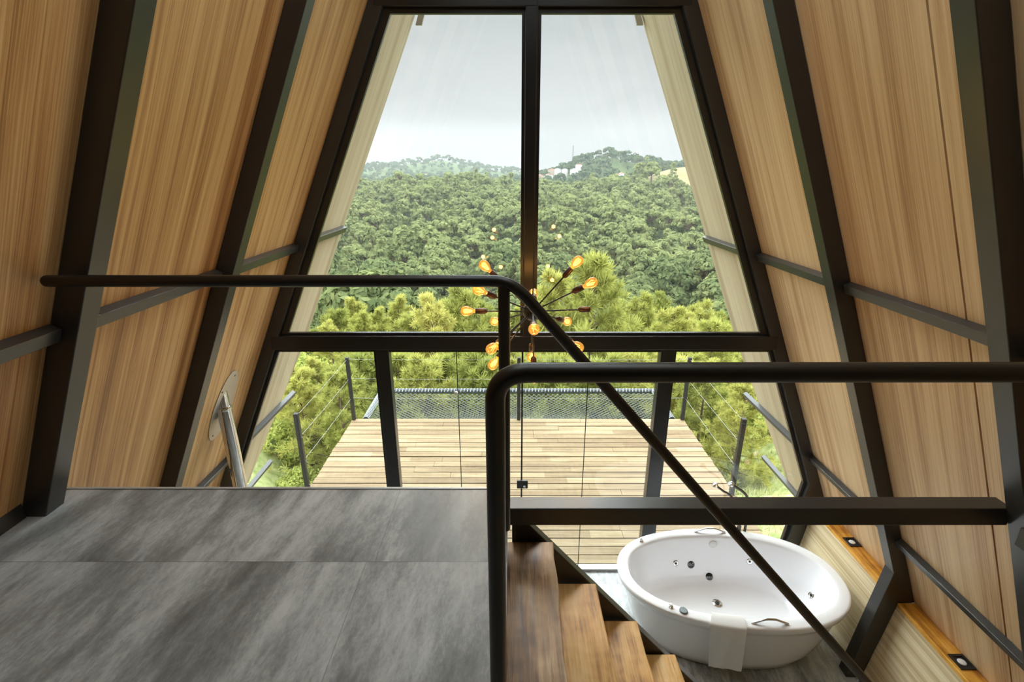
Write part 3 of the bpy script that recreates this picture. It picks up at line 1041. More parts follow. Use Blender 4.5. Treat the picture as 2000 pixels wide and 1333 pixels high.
def arm_dir(u, v, s_):
    d = (cam_r * ((u - 1000) / F_PX) - cam_u * ((v - 666.5) / F_PX) + cam_f)
    d.normalize()
    bq = -d.dot(CH)
    cq = CH.dot(CH) - RB * RB
    disc = bq * bq - cq
    if disc <= 0 or s_ == 0:
        return (d * (-bq) - CH).normalized()
    tt = -bq + s_ * math.sqrt(disc)
    return (d * tt - CH).normalized()


for k, (u, v, s_) in enumerate(arm_px):
    d = arm_dir(u, v, s_)
    empty = k == 11
    tip = 0.315
    b = MB().tube([CH + d * 0.062, CH + d * tip], 0.0052, 8)
    arm = sub(b.build('arm', M['steel_rail'], t, True), t)
    s1 = MB().lathe(CH + d * tip, d, [(0.009, -0.012), (0.0185, 0.0), (0.0195, 0.006), (0.0195, 0.064), (0.017, 0.068)])
    s1.build('bulb_socket', M['bronze'], arm, True)
    if empty:
        continue
    g = MB().lathe(CH + d * (tip + 0.0685), d, [(0.0135, 0.0), (0.0140, 0.010), (0.018, 0.019), (0.0265, 0.031), (0.0325, 0.046), (0.0345, 0.061), (0.0325, 0.077), (0.025, 0.089), (0.0125, 0.096), (0.001, 0.098)])
    bulb = sub(g.build('bulb', M['bulb'], arm, True), t)
    x = d.orthogonal().normalized()
    y = d.cross(x)
    f_ = MB()
    for q in range(4):
        a0 = q * math.pi / 2
        c_ = CH + d * (tip + 0.092)
        p0 = c_ + (x * math.cos(a0) + y * math.sin(a0)) * 0.006
        p1 = c_ + d * 0.042 + (x * math.cos(a0 + 0.5) + y * math.sin(a0 + 0.5)) * 0.015
        f_.tube([p0, p1], 0.0014, 5)
    f_.build('filament', M['filament'], arm)
    ld = bpy.data.lights.new('bulb_glow', 'POINT')
    ld.energy = 1.2
    ld.color = (1.0, 0.62, 0.26)
    ld.shadow_soft_size = 0.02
    lo = bpy.data.objects.new('bulb_glow', ld)
    COL.objects.link(lo)
    lo.parent = t
    lo.location = d * (tip + 0.135)

# ------------------------------------------------------------------ flue
FX, FY = -2.39, 3.70
t = thing('flue_pipe', (FX, FY, GF), 'shiny chrome flue pipe passing through the wood wall at an oval plate', 'flue pipe')
zw = (FX + 1.578) / 0.451
MB().tube([(FX, FY, GF + 0.002), (FX, FY, zw - 0.05), (FX, FY, zw - 0.05), (FX, FY, zw + 0.22)], [0.056, 0.056, 0.047, 0.047], 40).build('pipe', M['chrome'], t, True, angle=60)
MB().lathe((FX, FY, zw - 0.075), (0, 0, 1), [(0.0565, 0), (0.0585, 0.006), (0.0585, 0.018), (0.0565, 0.026)], 40).build('clamp_ring', M['chrome'], t, True)
sl_l = Vector((0.451, 0, 1)).normalized()
b = MB()
cen = Vector((xl(-1.86), 3.735, -1.86)) + NL * 0.002
ring = [cen + sl_l * 0.345 * math.cos(a) + Vector((0, 1, 0)) * 0.165 * math.sin(a) for a in [2 * math.pi * i / 48 for i in range(48)]]
b.prism(ring, NL * 0.004)
pl = sub(b.build('wall_plate', M['galv_plate'], t), t)
for a in (0.35, 2.2, 3.5, 5.4):
    c_ = cen + sl_l * 0.30 * math.cos(a) + Vector((0, 1, 0)) * 0.135 * math.sin(a) + NL * 0.004
    MB().lathe(c_, NL, [(0.008, 0), (0.006, 0.004)], 10).build('screw', M['dark_chrome'], pl, True)


# ------------------------------------------------------------------ bathtub
TC = Vector((1.965, 3.555, 0))
TA, TBB, TROT = 0.997, 0.585, R(-3.5)
ZRIM = -3.45


def tub_xy(a, s_, inset=0.0):
    """oval outline: a is the angle, s_ scales, inset moves inwards"""
    n = 2.25
    ca, sa = math.cos(a), math.sin(a)
    x = (TA - inset) * s_ * math.copysign(abs(ca) ** (2 / n), ca)
    y = (TBB - inset) * s_ * math.copysign(abs(sa) ** (2 / n), sa)
    y *= 1.0 + 0.055 * x / TA
    c_, s2 = math.cos(TROT), math.sin(TROT)
    return (TC.x + x * c_ - y * s2, TC.y + x * s2 + y * c_)


OUT = [(0.74, 0.0, GF + 0.001), (0.775, 0.0, GF + 0.02), (0.83, 0, GF + 0.12), (0.88, 0, GF + 0.26), (0.915, 0, GF + 0.40), (0.94, 0, GF + 0.49), (0.952, 0, GF + 0.525),
       (0.975, 0, GF + 0.545), (0.992, 0, GF + 0.57), (1.0, 0, GF + 0.595), (0.998, 0, ZRIM - 0.008), (0.992, 0, ZRIM - 0.001)]
INN = [(1.0, 0.022, ZRIM + 0.003), (1.0, 0.06, ZRIM + 0.003), (1.0, 0.090, ZRIM + 0.001), (1.0, 0.102, ZRIM - 0.006), (1.0, 0.112, ZRIM - 0.03), (0.97, 0.116, ZRIM - 0.12),
       (0.925, 0.12, ZRIM - 0.24), (0.86, 0.125, ZRIM - 0.34), (0.785, 0.13, ZRIM - 0.405), (0.735, 0.135, ZRIM - 0.432), (0.69, 0.14, ZRIM - 0.440), (0.25, 0.14, ZRIM - 0.45), (0.02, 0.14, ZRIM - 0.452)]
TUBP = OUT + INN


def tub_pt(a, j):
    """point of the tub's surface; j is a (possibly fractional) index in its profile from the foot outside to the bottom inside"""
    i = min(int(j), len(TUBP) - 2)
    f = j - i
    p, q = TUBP[i], TUBP[i + 1]
    s_, ins, z = (p[k] * (1 - f) + q[k] * f for k in range(3))
    # the head end (+X) slopes more, the foot end is steeper
    x, y = tub_xy(a, s_, ins)
    return Vector((x, y, z))


t = thing('bathtub', (TC.x, TC.y, GF), 'white oval freestanding whirlpool bathtub on the ground floor', 'bathtub')
NA = 112
vs_, fs = [], []
for j in range(len(TUBP)):
    for k in range(NA):
        vs_.append(tub_pt(2 * math.pi * k / NA, j))
for j in range(len(TUBP) - 1):
    for k in range(NA):
        k2 = (k + 1) % NA
        fs.append((j * NA + k, j * NA + k2, (j + 1) * NA + k2, (j + 1) * NA + k))
fs.append(tuple(range(NA)))
fs.append(tuple((len(TUBP) - 1) * NA + k for k in range(NA)))
b = MB().add(vs_, fs)
tubo = b.build('shell', M['acrylic'], t, True, angle=80)


def tub_normal(a, j):
    e_ = 0.02
    du = tub_pt(a + e_, j) - tub_pt(a - e_, j)
    dv = tub_pt(a, min(j + 0.2, len(TUBP) - 1.01)) - tub_pt(a, j - 0.2)
    n_ = du.cross(dv).normalized()
    inside = j > 13
    toc = Vector((TC.x, TC.y, n_.z)) - tub_pt(a, j)
    if j > 12 and n_.z < 0:
        n_ = -n_
    if j <= 11 and n_.dot(Vector((toc.x, toc.y, 0))) > 0:
        n_ = -n_
    return n_


def fitting(a, j, kind):
    p, n_ = tub_pt(a, j), tub_normal(a, j)
    if kind == 'jet':
        o = MB().lathe(p - n_ * 0.004, n_, [(0.030, 0), (0.030, 0.008), (0.024, 0.011), (0.017, 0.009)]).build('jet', M['chrome'], t, True)
        sub(o, t)
        MB().lathe(p + n_ * 0.0052, n_, [(0.012, 0), (0.010, 0.004)], 14).build('nozzle', M['hole'], o, True)
    elif kind == 'suction':
        o = MB().lathe(p - n_ * 0.004, n_, [(0.036, 0), (0.036, 0.009), (0.028, 0.013)]).build('suction_grille', M['dark_chrome'], t, True)
        sub(o, t)
        x = n_.orthogonal().normalized()
        y = n_.cross(x)
        for q in range(5):
            aa = q * 1.2566
            c_ = p + n_ * 0.009 + (x * math.cos(aa) + y * math.sin(aa)) * 0.017
            MB().lathe(c_, n_, [(0.006, 0), (0.005, 0.003)], 8).build('opening', M['hole'], o)
    elif kind == 'overflow':
        MB().lathe(p - n_ * 0.003, n_, [(0.038, 0), (0.038, 0.010), (0.033, 0.015), (0.002, 0.017)]).build('overflow_cap', M['white_plastic'], t, True)
    elif kind == 'drain':
        o = MB().lathe(p - n_ * 0.001, n_, [(0.045, 0), (0.045, 0.004), (0.034, 0.008), (0.030, 0.003)]).build('drain', M['chrome'], t, True)
        sub(o, t)
        MB().lathe(p + n_ * 0.0042, n_, [(0.02, 0), (0.018, 0.010), (0.002, 0.012)]).build('plug', M['dark_chrome'], o, True)
    elif kind == 'knob':
        MB().lathe(p, n_, [(0.021, 0), (0.021, 0.008), (0.013, 0.012), (0.013, 0.026), (0.009, 0.03)]).build('control_knob', M['chrome'], t, True)
    elif kind == 'button':
        MB().lathe(p, n_, [(0.034, 0), (0.034, 0.010), (0.030, 0.014)], 28).build('air_button', M['grey_plastic'], t, True)


FIT = [(1.98, 18.3, 'jet'), (1.78, 18.55, 'suction'), (1.14, 17.9, 'jet'), (1.56, 16.6, 'overflow'), (1.58, 19.9, 'suction'), (0.08, 18.2, 'jet'),
       (2.40, 12.8, 'knob'), (-2.24, 12.9, 'knob'), (-2.11, 12.9, 'button')]
for a_, j_, k_ in FIT:
    fitting(a_, j_, k_)
pd_ = Vector((1.955, 3.64, ZRIM - 0.449))
o = MB().lathe(pd_, (0, 0, 1), [(0.045, 0), (0.045, 0.005), (0.034, 0.009), (0.030, 0.005)]).build('drain', M['chrome'], t, True)
sub(o, t)
MB().lathe(pd_ + Vector((0, 0, 0.005)), (0, 0, 1), [(0.02, 0), (0.018, 0.010), (0.002, 0.012)]).build('plug', M['dark_chrome'], o, True)


def grab(a0, a1, h=0.045):
    p0, p1 = tub_pt(a0, 12.8), tub_pt(a1, 12.8)
    u = Vector((0, 0, 1))
    pa, pb = p0.lerp(p1, 0.36), p0.lerp(p1, 0.64)
    path = [p0 + u * 0.004] + arc(p0.lerp(pa, 0.85) + u * h * 0.85, pa + u * h, pa.lerp(pb, 0.3) + u * h, 5) + arc(pa.lerp(pb, 0.7) + u * h, pb + u * h, pb.lerp(p1, 0.15) + u * h * 0.85, 5) + [p1 + u * 0.004]
    MB().tube(path, 0.0095, 12, round_cap=True).build('grab_handle', M['chrome'], t, True)


grab(1.70, 1.45)
grab(-1.57, -1.31)

# towel over the near rim
t = None
b = MB()
nu, path = 10, []
js = [15.6, 15.0, 14.6, 14.2, 13.8, 13.2, 12.6, 12.0, 11.4, 10.8, 10.2, 9.6, 9.0]
rows = []
for u in range(nu + 1):
    a_ = -1.865 + 0.25 * u / nu
    col_ = []
    for j in js:
        p = tub_pt(a_, j)
        nn = tub_normal(a_, j) if (j > 12.2 or j < 10) else None
        if nn is None:
            d = tub_pt(a_, 5) - TC
            hv = Vector((d.x, d.y, 0)).normalized()
            nn = (hv * ((12.4 - j) / 2.4) + Vector((0, 0, 1)) * (1 - (12.4 - j) / 2.4)).normalized()
        col_.append(p + nn * 0.012)
    # hangs straight down from the lip
    lip = col_[-1]
    for q in range(1, 12):
        wv = 0.006 * math.sin(u * 1.1 + q * 0.35)
        d = lip - TC
        hv = Vector((d.x, d.y, 0)).normalized()
        col_.append(lip + Vector((0, 0, -0.038 * q)) + hv * (0.004 + wv - 0.0008 * q) + Vector((0.0035 * q * (1 if u < 6 else 0.5), 0, -0.010 * (q / 11) * (1 if u < 3 else 0))))
    rows.append(col_)
nc = len(rows[0])
top, bot = [], []
for u, col_ in enumerate(rows):
    for q, p in enumerate(col_):
        d = p - TC
        hv = Vector((d.x, d.y, 0)).normalized()
        nn = Vector((0, 0, 1)) if q < 7 else hv
        top.append(p + nn * 0.010)
        bot.append(p)
fs = []
nt = len(top)
for u in range(nu):
    for q in range(nc - 1):
        i0, i1, i2, i3 = u * nc + q, (u + 1) * nc + q, (u + 1) * nc + q + 1, u * nc + q + 1
        fs += [(i0, i1, i2, i3), (nt + i3, nt + i2, nt + i1, nt + i0)]
for u in range(nu):
    for q in (0, nc - 1):
        fs.append((u * nc + q, (u + 1) * nc + q, nt + (u + 1) * nc + q, nt + u * nc + q))
for q in range(nc - 1):
    for u in (0, nu):
        fs.append((u * nc + q, u * nc + q + 1, nt + u * nc + q + 1, nt + u * nc + q))
o = MB().add(top + bot, fs).build('towel', M['towel'], smooth=True, angle=80)
tag(o, 'white towel draped over the near rim of the bathtub', 'towel')

# floor-standing bath filler beyond the tub
t = thing('bath_faucet', (2.20, 4.10, GF), 'chrome floor-standing bath faucet behind the far rim of the bathtub', 'faucet')
MB().tube([(2.36, 4.115, GF + 0.002), (2.36, 4.115, -3.30)] + arc((2.36, 4.115, -3.2), (2.355, 4.11, -3.02), (2.20, 4.09, -2.93), 8) + [(2.14, 4.085, -2.885)], 0.013, 14).build('spout', M['dark_chrome'], t, True)
MB().lathe((2.14, 4.085, -2.89), (-0.75, 0, 0.55), [(0.014, 0), (0.026, 0.004), (0.028, 0.03), (0.022, 0.036)]).build('spout_head', M['chrome'], t, True)
MB().tube([(2.24, 4.125, GF + 0.002), (2.24, 4.125, -3.35)] + arc((2.24, 4.125, -3.28), (2.235, 4.12, -3.05), (2.07, 4.10, -2.97), 8) + [(1.985, 4.09, -2.90)], 0.011, 14).build('hand_shower_hose', M['dark_chrome'], t, True)
MB().lathe((1.985, 4.09, -2.90), (-0.6, -0.1, 0.6), [(0.012, 0), (0.026, 0.005), (0.027, 0.026), (0.018, 0.032)]).build('hand_shower', M['chrome'], t, True)
MB().tube([(2.30, 4.12, GF + 0.05), (2.30, 4.12, -3.40)], 0.02, 16).build('column', M['dark_chrome'], t, True)

# ------------------------------------------------------------------ deck outside
DX0, DX1, DY0, DY1 = -2.775, 2.99, 4.36, 7.715
b = MB()
rng = random.Random(11)
k = 0
y = DY0
while y < DY1 - 0.02:
    y1 = min(y + 0.121, DY1)
    x = DX0 + rng.uniform(-0.01, 0.01)
    xe = DX1 + rng.uniform(-0.01, 0.01)
    cuts = sorted([rng.uniform(-1.8, 1.9)])
    ends = [x] + cuts + [xe]
    for a_, c_ in zip(ends[:-1], ends[1:]):
        dz = rng.uniform(-0.004, 0.004)
        s1, s2 = rng.uniform(-0.004, 0.004), rng.uniform(-0.004, 0.004)
        z = GF - 0.03 + dz
        b.hexa([(a_ + .002, y + s1, z - .03), (c_ - .002, y + s2, z - .03), (c_ - .002, y1 + s2 * .5, z - .03), (a_ + .002, y1 + s1 * .5, z - .03),
                (a_ + .002, y + s1, z), (c_ - .002, y + s2, z), (c_ - .002, y1 + s2 * .5, z), (a_ + .002, y1 + s1 * .5, z)])
    y += 0.135
o = b.build('deck_floor', M['deck'], bevel=0.0)
tag(o, 'weathered timber deck outside the glass doors', 'deck', kind='structure')
b = MB()
for x in np.linspace(DX0 + 0.1, DX1 - 0.1, 7):
    b.box((x - 0.04, DY0, GF - 0.26), (x + 0.04, DY1 - 0.02, GF - 0.068))
b.box((DX0 + 0.02, DY0 - 0.03, GF - 0.30), (DX1 - 0.02, DY0 + 0.02, GF - 0.07))
b.box((DX0 + 0.02, DY1 - 0.06, GF - 0.30), (DX1 - 0.02, DY1 - 0.005, GF - 0.07))
tag(b.build('beam_deck', M['bark']), 'dark joists under the timber deck', 'joists', kind='structure')

pl_ = {'fl': (DX0 + 0.03, DY1 - 0.03), 'fr': (DX1 - 0.03, DY1 - 0.03), 'fm': (0.116, DY1 - 0.03), 'nl': (DX0 - 0.02, 5.74), 'nr': (DX1 - 0.05, 5.60)}
lab_ = {'fl': 'dark metal deck post at the far deck corner on the flue side', 'fr': 'dark metal deck post at the far deck corner on the bathtub side',
        'fm': 'dark metal deck post in the middle of the far deck edge', 'nl': 'dark metal deck post at the deck edge, just past the overhang on the flue side',
        'nr': 'dark metal deck post at the deck edge, behind the sloping handrail'}
ZD = GF - 0.03
for k, (x, y) in pl_.items():
    hgt = 1.16 if k[0] == 'f' else 1.13
    t = thing('deck_post', (x, y, ZD), lab_[k], 'deck post', 'deck railing posts')
    hw = 0.028
    MB().box((x - hw, y - hw, ZD + 0.004), (x + hw, y + hw, ZD + hgt)).build('post', M['post'], t, bevel=0.004)
    MB().box((x - hw + 0.01, y - hw + 0.01, ZD + hgt + 0.0005), (x + hw - 0.01, y + hw - 0.01, ZD + hgt + 0.002)).build('cap', M['hole'], t)
    for zz_ in (0.05, 0.42, 0.78) if k[0] == 'n' else (1.13, 0.78, 0.42):
        MB().lathe((x - hw - 0.012, y, ZD + zz_), (1, 0, 0), [(0.009, 0), (0.009, 2 * hw + 0.024)], 8).build('cable_eye', M['cable'], t, True)
def cable(p, q, sag, label, r=0.002):
    P = [Vector(p).lerp(Vector(q), i / 10) - Vector((0, 0, sag * 4 * (i / 10) * (1 - i / 10))) for i in range(11)]
    tag(MB().tube(P, r, 6).build('steel_cable', M['cable'], smooth=True), label, 'cable', 'deck railing cables')


for zz_, nm in ((1.13, 'top'), (0.78, 'middle'), (0.42, 'lowest')):
    for s_, sd in (('l', 'flue side'), ('r', 'bathtub side')):
        a_, c_ = pl_['f' + s_], pl_['n' + s_]
        cable((a_[0], a_[1] - 0.032, ZD + zz_), (c_[0], c_[1] + 0.032, ZD + zz_ - (0.04 if zz_ > 1 else 0.0)), 0.01, '%s thin steel cable along the deck edge on the %s' % (nm, sd))
    cable((pl_['fl'][0] + 0.04, pl_['fl'][1], ZD + zz_), (pl_['fm'][0] - 0.04, pl_['fm'][1], ZD + zz_), 0.015, '%s thin steel cable of the far deck edge, flue half' % nm)
    cable((pl_['fm'][0] + 0.04, pl_['fm'][1], ZD + zz_), (pl_['fr'][0] - 0.04, pl_['fr'][1], ZD + zz_), 0.015, '%s thin steel cable of the far deck edge, bathtub half' % nm)

# suspended net beyond the deck
NX0, NX1, NY0, NY1 = -2.56, 2.80, DY1 + 0.03, 8.93
ZN = ZD - 0.03
t = thing('suspended_net', ((NX0 + NX1) / 2, (NY0 + NY1) / 2, ZN), 'grey lounging net laced into a tube frame beyond the deck', 'net')
MB().tube([(NX0, NY0, ZN), (NX0, NY1, ZN), (NX1, NY1, ZN), (NX1, NY0, ZN)], 0.055, 14).build('tube_frame', M['rim_tube'], t, True)
b = MB()
c45 = math.sqrt(0.5)
def netz(x, y):
    u, v = (x - NX0) / (NX1 - NX0), (y - NY0) / (NY1 - NY0)
    return ZN - 0.10 * 16 * max(u, 0) * max(1 - u, 0) * max(v, 0) * max(1 - v, 0)
st = 0.066
rn = random.Random(3)
for sgn in (1, -1):
    c_ = -3.0
    while c_ < 14:
        pts = []
        y = NY0
        while y <= NY1 + 1e-6:
            x = NX0 + (c_ - (y - NY0) if sgn > 0 else c_ - 3.0 + (y - NY0))
            if NX0 <= x <= NX1:
                pts.append((x, y))
            y += 0.10
        if len(pts) > 1:
            for (xa, ya), (xb, yb) in zip(pts[:-1], pts[1:]):
                wx = 0.0065
                za, zb_ = netz(xa, ya), netz(xb, yb)
                b.add([(xa - wx, ya, za), (xa + wx, ya, za), (xb + wx, yb, zb_), (xb - wx, yb, zb_), (xa, ya, za + .006), (xb, yb, zb_ + .006)],
                      [(0, 1, 2, 3), (0, 4, 5, 3), (1, 4, 5, 2)])
        c_ += st * 1.41
b.build('netting', M['net'], t)
b = MB()
for i in range(84):
    x = NX0 + (NX1 - NX0) * (i + 0.5) / 84
    b.tube([(x - 0.012, NY1 - 0.062, ZN + 0.02), (x, NY1, ZN + 0.058), (x + 0.012, NY1 + 0.058, ZN + 0.02)], 0.007, 5)
for i in range(26):
    y = NY0 + (NY1 - NY0) * (i + 0.5) / 26
    for x, sg in ((NX0, 1), (NX1, -1)):
        b.tube([(x + sg * 0.062, y - .012, ZN + 0.02), (x, y, ZN + 0.058), (x - sg * 0.058, y + .012, ZN + 0.02)], 0.007, 5)
b.build('lacing', M['lace'], t)


# ------------------------------------------------------------------ hillside
PROF_Y = [-30, 4, 6.5, 9, 12, 16, 25, 40, 70, 110, 160, 220, 300, 345, 420, 520, 600, 800, 1000]
PROF_Z = [-4.6, -4.6, -4.75, -7.2, -10, -13, -18, -24, -33, -36, -33, -26.5, -17, -16, -20, -18, -18, -14, -14]


def smoothstep(a, c_, v):
    q = np.clip((v - a) / (c_ - a), 0, 1)
    return q * q * (3 - 2 * q)


def ground(x, y):
    x, y = np.asarray(x, float), np.asarray(y, float)
    z = np.interp(y, PROF_Y, PROF_Z)
    # the bathtub side hills
    z = z + 25 * np.exp(-((x - 88) / 62) ** 2 - ((y - 520) / 75) ** 2)
    z = z + 17 * np.exp(-((x - 200) / 80) ** 2 - ((y - 500) / 90) ** 2)
    z = z + 18 * np.exp(-((x - 114) / 34) ** 2 - ((y - 352) / 46) ** 2)
    # far misty ridge on the flue side
    z = z + 26 * np.exp(-((x + 120) / 130) ** 2 - ((y - 830) / 90) ** 2)
    z = z + 12 * np.exp(-((x + 230) / 90) ** 2 - ((y - 700) / 80) ** 2)
    z = z + 5.2 * smoothstep(2.9, 8.0, -x) * smoothstep(6.5, 13, y) * (1 - smoothstep(20, 42, y))
    z = z + 3.4 * smoothstep(3.1, 7.0, x) * smoothstep(6.0, 9.5, y) * (1 - smoothstep(16, 36, y))
    far = smoothstep(20, 60, y)
    z = z + far * (2.2 * np.sin(x * 0.045 + 0.4) * np.cos(y * 0.03) + 1.1 * np.sin(x * 0.11 + y * 0.07))
    near = 1 - smoothstep(7, 14, y)
    z = z + near * (0.10 * np.sin(x * 1.7) * np.cos(y * 1.3)) - near * 0.5 * smoothstep(1.0, 0.0, np.abs(x) / 3.2) * smoothstep(3.9, 5.2, y)
    return z


ys = np.concatenate([np.linspace(4.45, 16, 36), np.linspace(17, 70, 40), np.linspace(74, 360, 60), np.linspace(370, 1000, 44)])
cols = 90
tv = []
for y in ys:
    half = 14 + 0.62 * max(y, 0)
    for i in range(cols):
        tv.append((half * (2 * i / (cols - 1) - 1) + 0.01 * y, y))
tv = np.array(tv)
tz = ground(tv[:, 0], tv[:, 1])
b = MB()
fs = [(r * cols + c_, r * cols + c_ + 1, (r + 1) * cols + c_ + 1, (r + 1) * cols + c_) for r in range(len(ys) - 1) for c_ in range(cols - 1)]
b.add(list(zip(tv[:, 0], tv[:, 1], tz)), fs)
o = b.build('terrain', M['ground'], smooth=True, angle=180)
tag(o, 'hillside dropping from the deck to a valley and rising to far hills', 'terrain', kind='structure')

# ------------------------------------------------------------------ foliage building (numpy)
NPR = np.random.default_rng(7)


def quads(cen, size, rg, aspect=0.55, out=None, rnd=0.6):
    """leaf quads around the centres; out gives the way they mainly face"""
    n = len(cen)
    nm = rg.normal(size=(n, 3))
    nm /= np.linalg.norm(nm, axis=1, keepdims=True)
    if out is not None:
        nm = nm * rnd + out
        nm /= np.linalg.norm(nm, axis=1, keepdims=True) + 1e-9
    a = np.cross(nm, rg.normal(size=(n, 3)))
    a /= np.linalg.norm(a, axis=1, keepdims=True) + 1e-9
    bq = np.cross(nm, a)
    s_ = (size * rg.uniform(0.6, 1.3, n))[:, None]
    a, bq = a * s_, bq * s_ * aspect
    v = np.stack([cen - a, cen - bq, cen + a, cen + bq], 1).reshape(-1, 3)
    f = np.arange(4 * n).reshape(-1, 4)
    return v, f


def limb(p0, p1, r0, r1, n=6):
    """tapered tube as arrays"""
    p0, p1 = np.array(p0, float), np.array(p1, float)
    d = p1 - p0
    d /= np.linalg.norm(d)
    x = np.cross(d, [0.3, 0.9, 0.1])
    x /= np.linalg.norm(x)
    y = np.cross(d, x)
    a = np.linspace(0, 2 * np.pi, n, endpoint=False)
    ring = np.cos(a)[:, None] * x + np.sin(a)[:, None] * y
    v = np.concatenate([p0 + ring * r0, p1 + ring * r1])
    k = np.arange(n)
    f = np.stack([k, (k + 1) % n, n + (k + 1) % n, n + k], 1)
    return v, f


def join(parts):
    vs_, fs_, mi, off = [], [], [], 0
    for v, f, m_ in parts:
        vs_.append(v)
        fs_.append(f + off)
        mi.append(np.full(len(f), m_))
        off += len(v)
    return np.concatenate(vs_), np.concatenate(fs_), np.concatenate(mi)


def quad_mesh(name, v, f, mats, mi=None):
    me = bpy.data.meshes.new(name)
    me.vertices.add(len(v))
    me.vertices.foreach_set('co', np.asarray(v, np.float32).ravel())
    me.loops.add(f.size)
    me.loops.foreach_set('vertex_index', f.astype(np.int32).ravel())
    me.polygons.add(len(f))
    me.polygons.foreach_set('loop_start', np.arange(0, f.size, 4, dtype=np.int32))
    for m_ in mats:
        me.materials.append(m_)
    if mi is not None:
        me.polygons.foreach_set('material_index', mi.astype(np.int32))
    me.update(calc_edges=True)
    return me


def clump_tree(rg, h, r, n_cl, n_leaf, size, shape='round'):
    """trunk + leaf clumps: round, flat-topped or conical crown, unit metres, base at 0"""
    parts = [(*limb((0, 0, 0), (0, 0, h * 0.8), 0.022 * h, 0.008 * h), 0)]
    cen = []
    for i in range(n_cl):
        if shape == 'round':
            d = rg.normal(size=3)
            d /= np.linalg.norm(d)
            if d[2] < -0.5:
                d[2] *= -1
            c_ = np.array([d[0] * r, d[1] * r, h * 0.62 + d[2] * h * 0.36]) * np.array([1, 1, 1])
            c_[:2] *= rg.uniform(0.65, 1.0)
            cr = r * rg.uniform(0.26, 0.42)
        elif shape == 'flat':
            a = rg.uniform(0, 2 * np.pi)
            q = np.sqrt(rg.uniform(0, 1))
            c_ = np.array([np.cos(a) * r * q, np.sin(a) * r * q, h * (0.94 - 0.22 * q * q - 0.12 * rg.uniform(0, 1))])
            cr = r * rg.uniform(0.2, 0.34)
            parts.append((*limb((0, 0, h * 0.62), c_ * np.array([.9, .9, .98]), 0.008 * h, 0.003 * h, 4), 0))
        else:
            q = rg.uniform(0, 1) ** 0.7
            a = rg.uniform(0, 2 * np.pi)
            rr_ = r * (0.12 + 0.9 * q) * rg.uniform(0.7, 1.0)
            c_ = np.array([np.cos(a) * rr_, np.sin(a) * rr_, h * (1.0 - 0.8 * q)])
            cr = r * rg.uniform(0.2, 0.34)
        cen.append((c_, cr))
    for c_, cr in cen:
        p = rg.normal(size=(n_leaf, 3))
        p /= np.linalg.norm(p, axis=1, keepdims=True)
        p *= (cr * rg.uniform(0.5, 1.0, n_leaf) ** 0.5)[:, None]
        od = p / (np.linalg.norm(p, axis=1, keepdims=True) + 1e-9)
        p[:, 2] *= 0.62
        og = (c_ + p) - np.array([0, 0, h * (0.55 if shape == 'round' else 0.5)])
        og /= np.linalg.norm(og, axis=1, keepdims=True) + 1e-9
        v, f = quads(c_ + p, size, rg, 0.6, od * 0.75 + og * 0.55, 0.45)
        parts.append((v, f, 1))
    return join(parts)


def pine_tree(rg, h, r, n_br, n_tuft, n_need, nl, w_=0.012, droop=0.15):
    """airy pine: whorled branches with star-like needle tufts; returns trunk arrays and foliage arrays"""
    wood = [(*limb((0, 0, 0), (0, 0, h), 0.016 * h + 0.02, 0.01, 7), 0)]
    fol = []
    for i in range(n_br):
        q = (i + rg.uniform(0, 1)) / n_br
        z = h * (0.12 + 0.87 * q)
        a = rg.uniform(0, 2 * np.pi)
        ln = r * (1.05 - 0.93 * q ** 1.3) * rg.uniform(0.7, 1.1)
        p0 = np.array([0, 0, z])
        tip = np.array([np.cos(a) * ln, np.sin(a) * ln, z + ln * (0.42 - droop + 0.25 * q)])
        wood.append((*limb(p0, tip, 0.012 + 0.006 * ln, 0.005, 4), 0))
        for k in range(n_tuft):
            s_ = 0.25 + 0.75 * (k + rg.uniform(0, 1)) / n_tuft
            c_ = p0 * (1 - s_) + tip * s_ + rg.normal(size=3) * 0.13 * ln * s_
            ax = (tip - p0) / np.linalg.norm(tip - p0)
            d = rg.normal(size=(n_need, 3)) + ax * 0.9 + np.array([0, 0, 0.45])
            d /= np.linalg.norm(d, axis=1, keepdims=True)
            L_ = nl * rg.uniform(0.6, 1.15, n_need)[:, None]
            sd = np.cross(d, rg.normal(size=(n_need, 3)))
            sd /= np.linalg.norm(sd, axis=1, keepdims=True) + 1e-9
            e0, e1 = c_ + d * 0.01, c_ + d * L_
            mid = c_ + d * L_ * 0.5
            v = np.stack([e0 + 0 * sd, mid - sd * w_, e1, mid + sd * w_], 1).reshape(-1, 3)
            fol.append((v, np.arange(len(v)).reshape(-1, 4), 0))
    return join(wood), join(fol)


# --- individual forest trees on the valley slope (300), then the rest as one mass
protos = []
for sh, hh, rr_, nc_, nlv, sz in (('round', 9.5, 3.2, 42, 60, 0.42), ('round', 11, 3.6, 50, 60, 0.42), ('flat', 12, 3.4, 34, 70, 0.38), ('flat', 10.5, 3.8, 36, 70, 0.38),
                                  ('cone', 12, 2.7, 56, 44, 0.40), ('round', 8.5, 3.0, 38, 60, 0.40)):
    v, f, mi = clump_tree(NPR, hh, rr_, nc_, nlv, sz, sh)
    protos.append((sh, quad_mesh({'round': 'round_crowned_tree', 'flat': 'flat_topped_tree', 'cone': 'conical_tree'}[sh], v, f, [M['bark'], M['leaf_forest']], mi)))
LAB = {'round': ('round_crowned_tree', 'round-crowned green tree in the forest filling the valley slope', 'round-crowned forest trees'),
       'flat': ('flat_topped_tree', 'flat-topped umbrella-shaped tree in the forest filling the valley slope', 'umbrella-shaped forest trees'),
       'cone': ('conical_tree', 'narrow conical tree in the forest filling the valley slope', 'conical forest trees')}


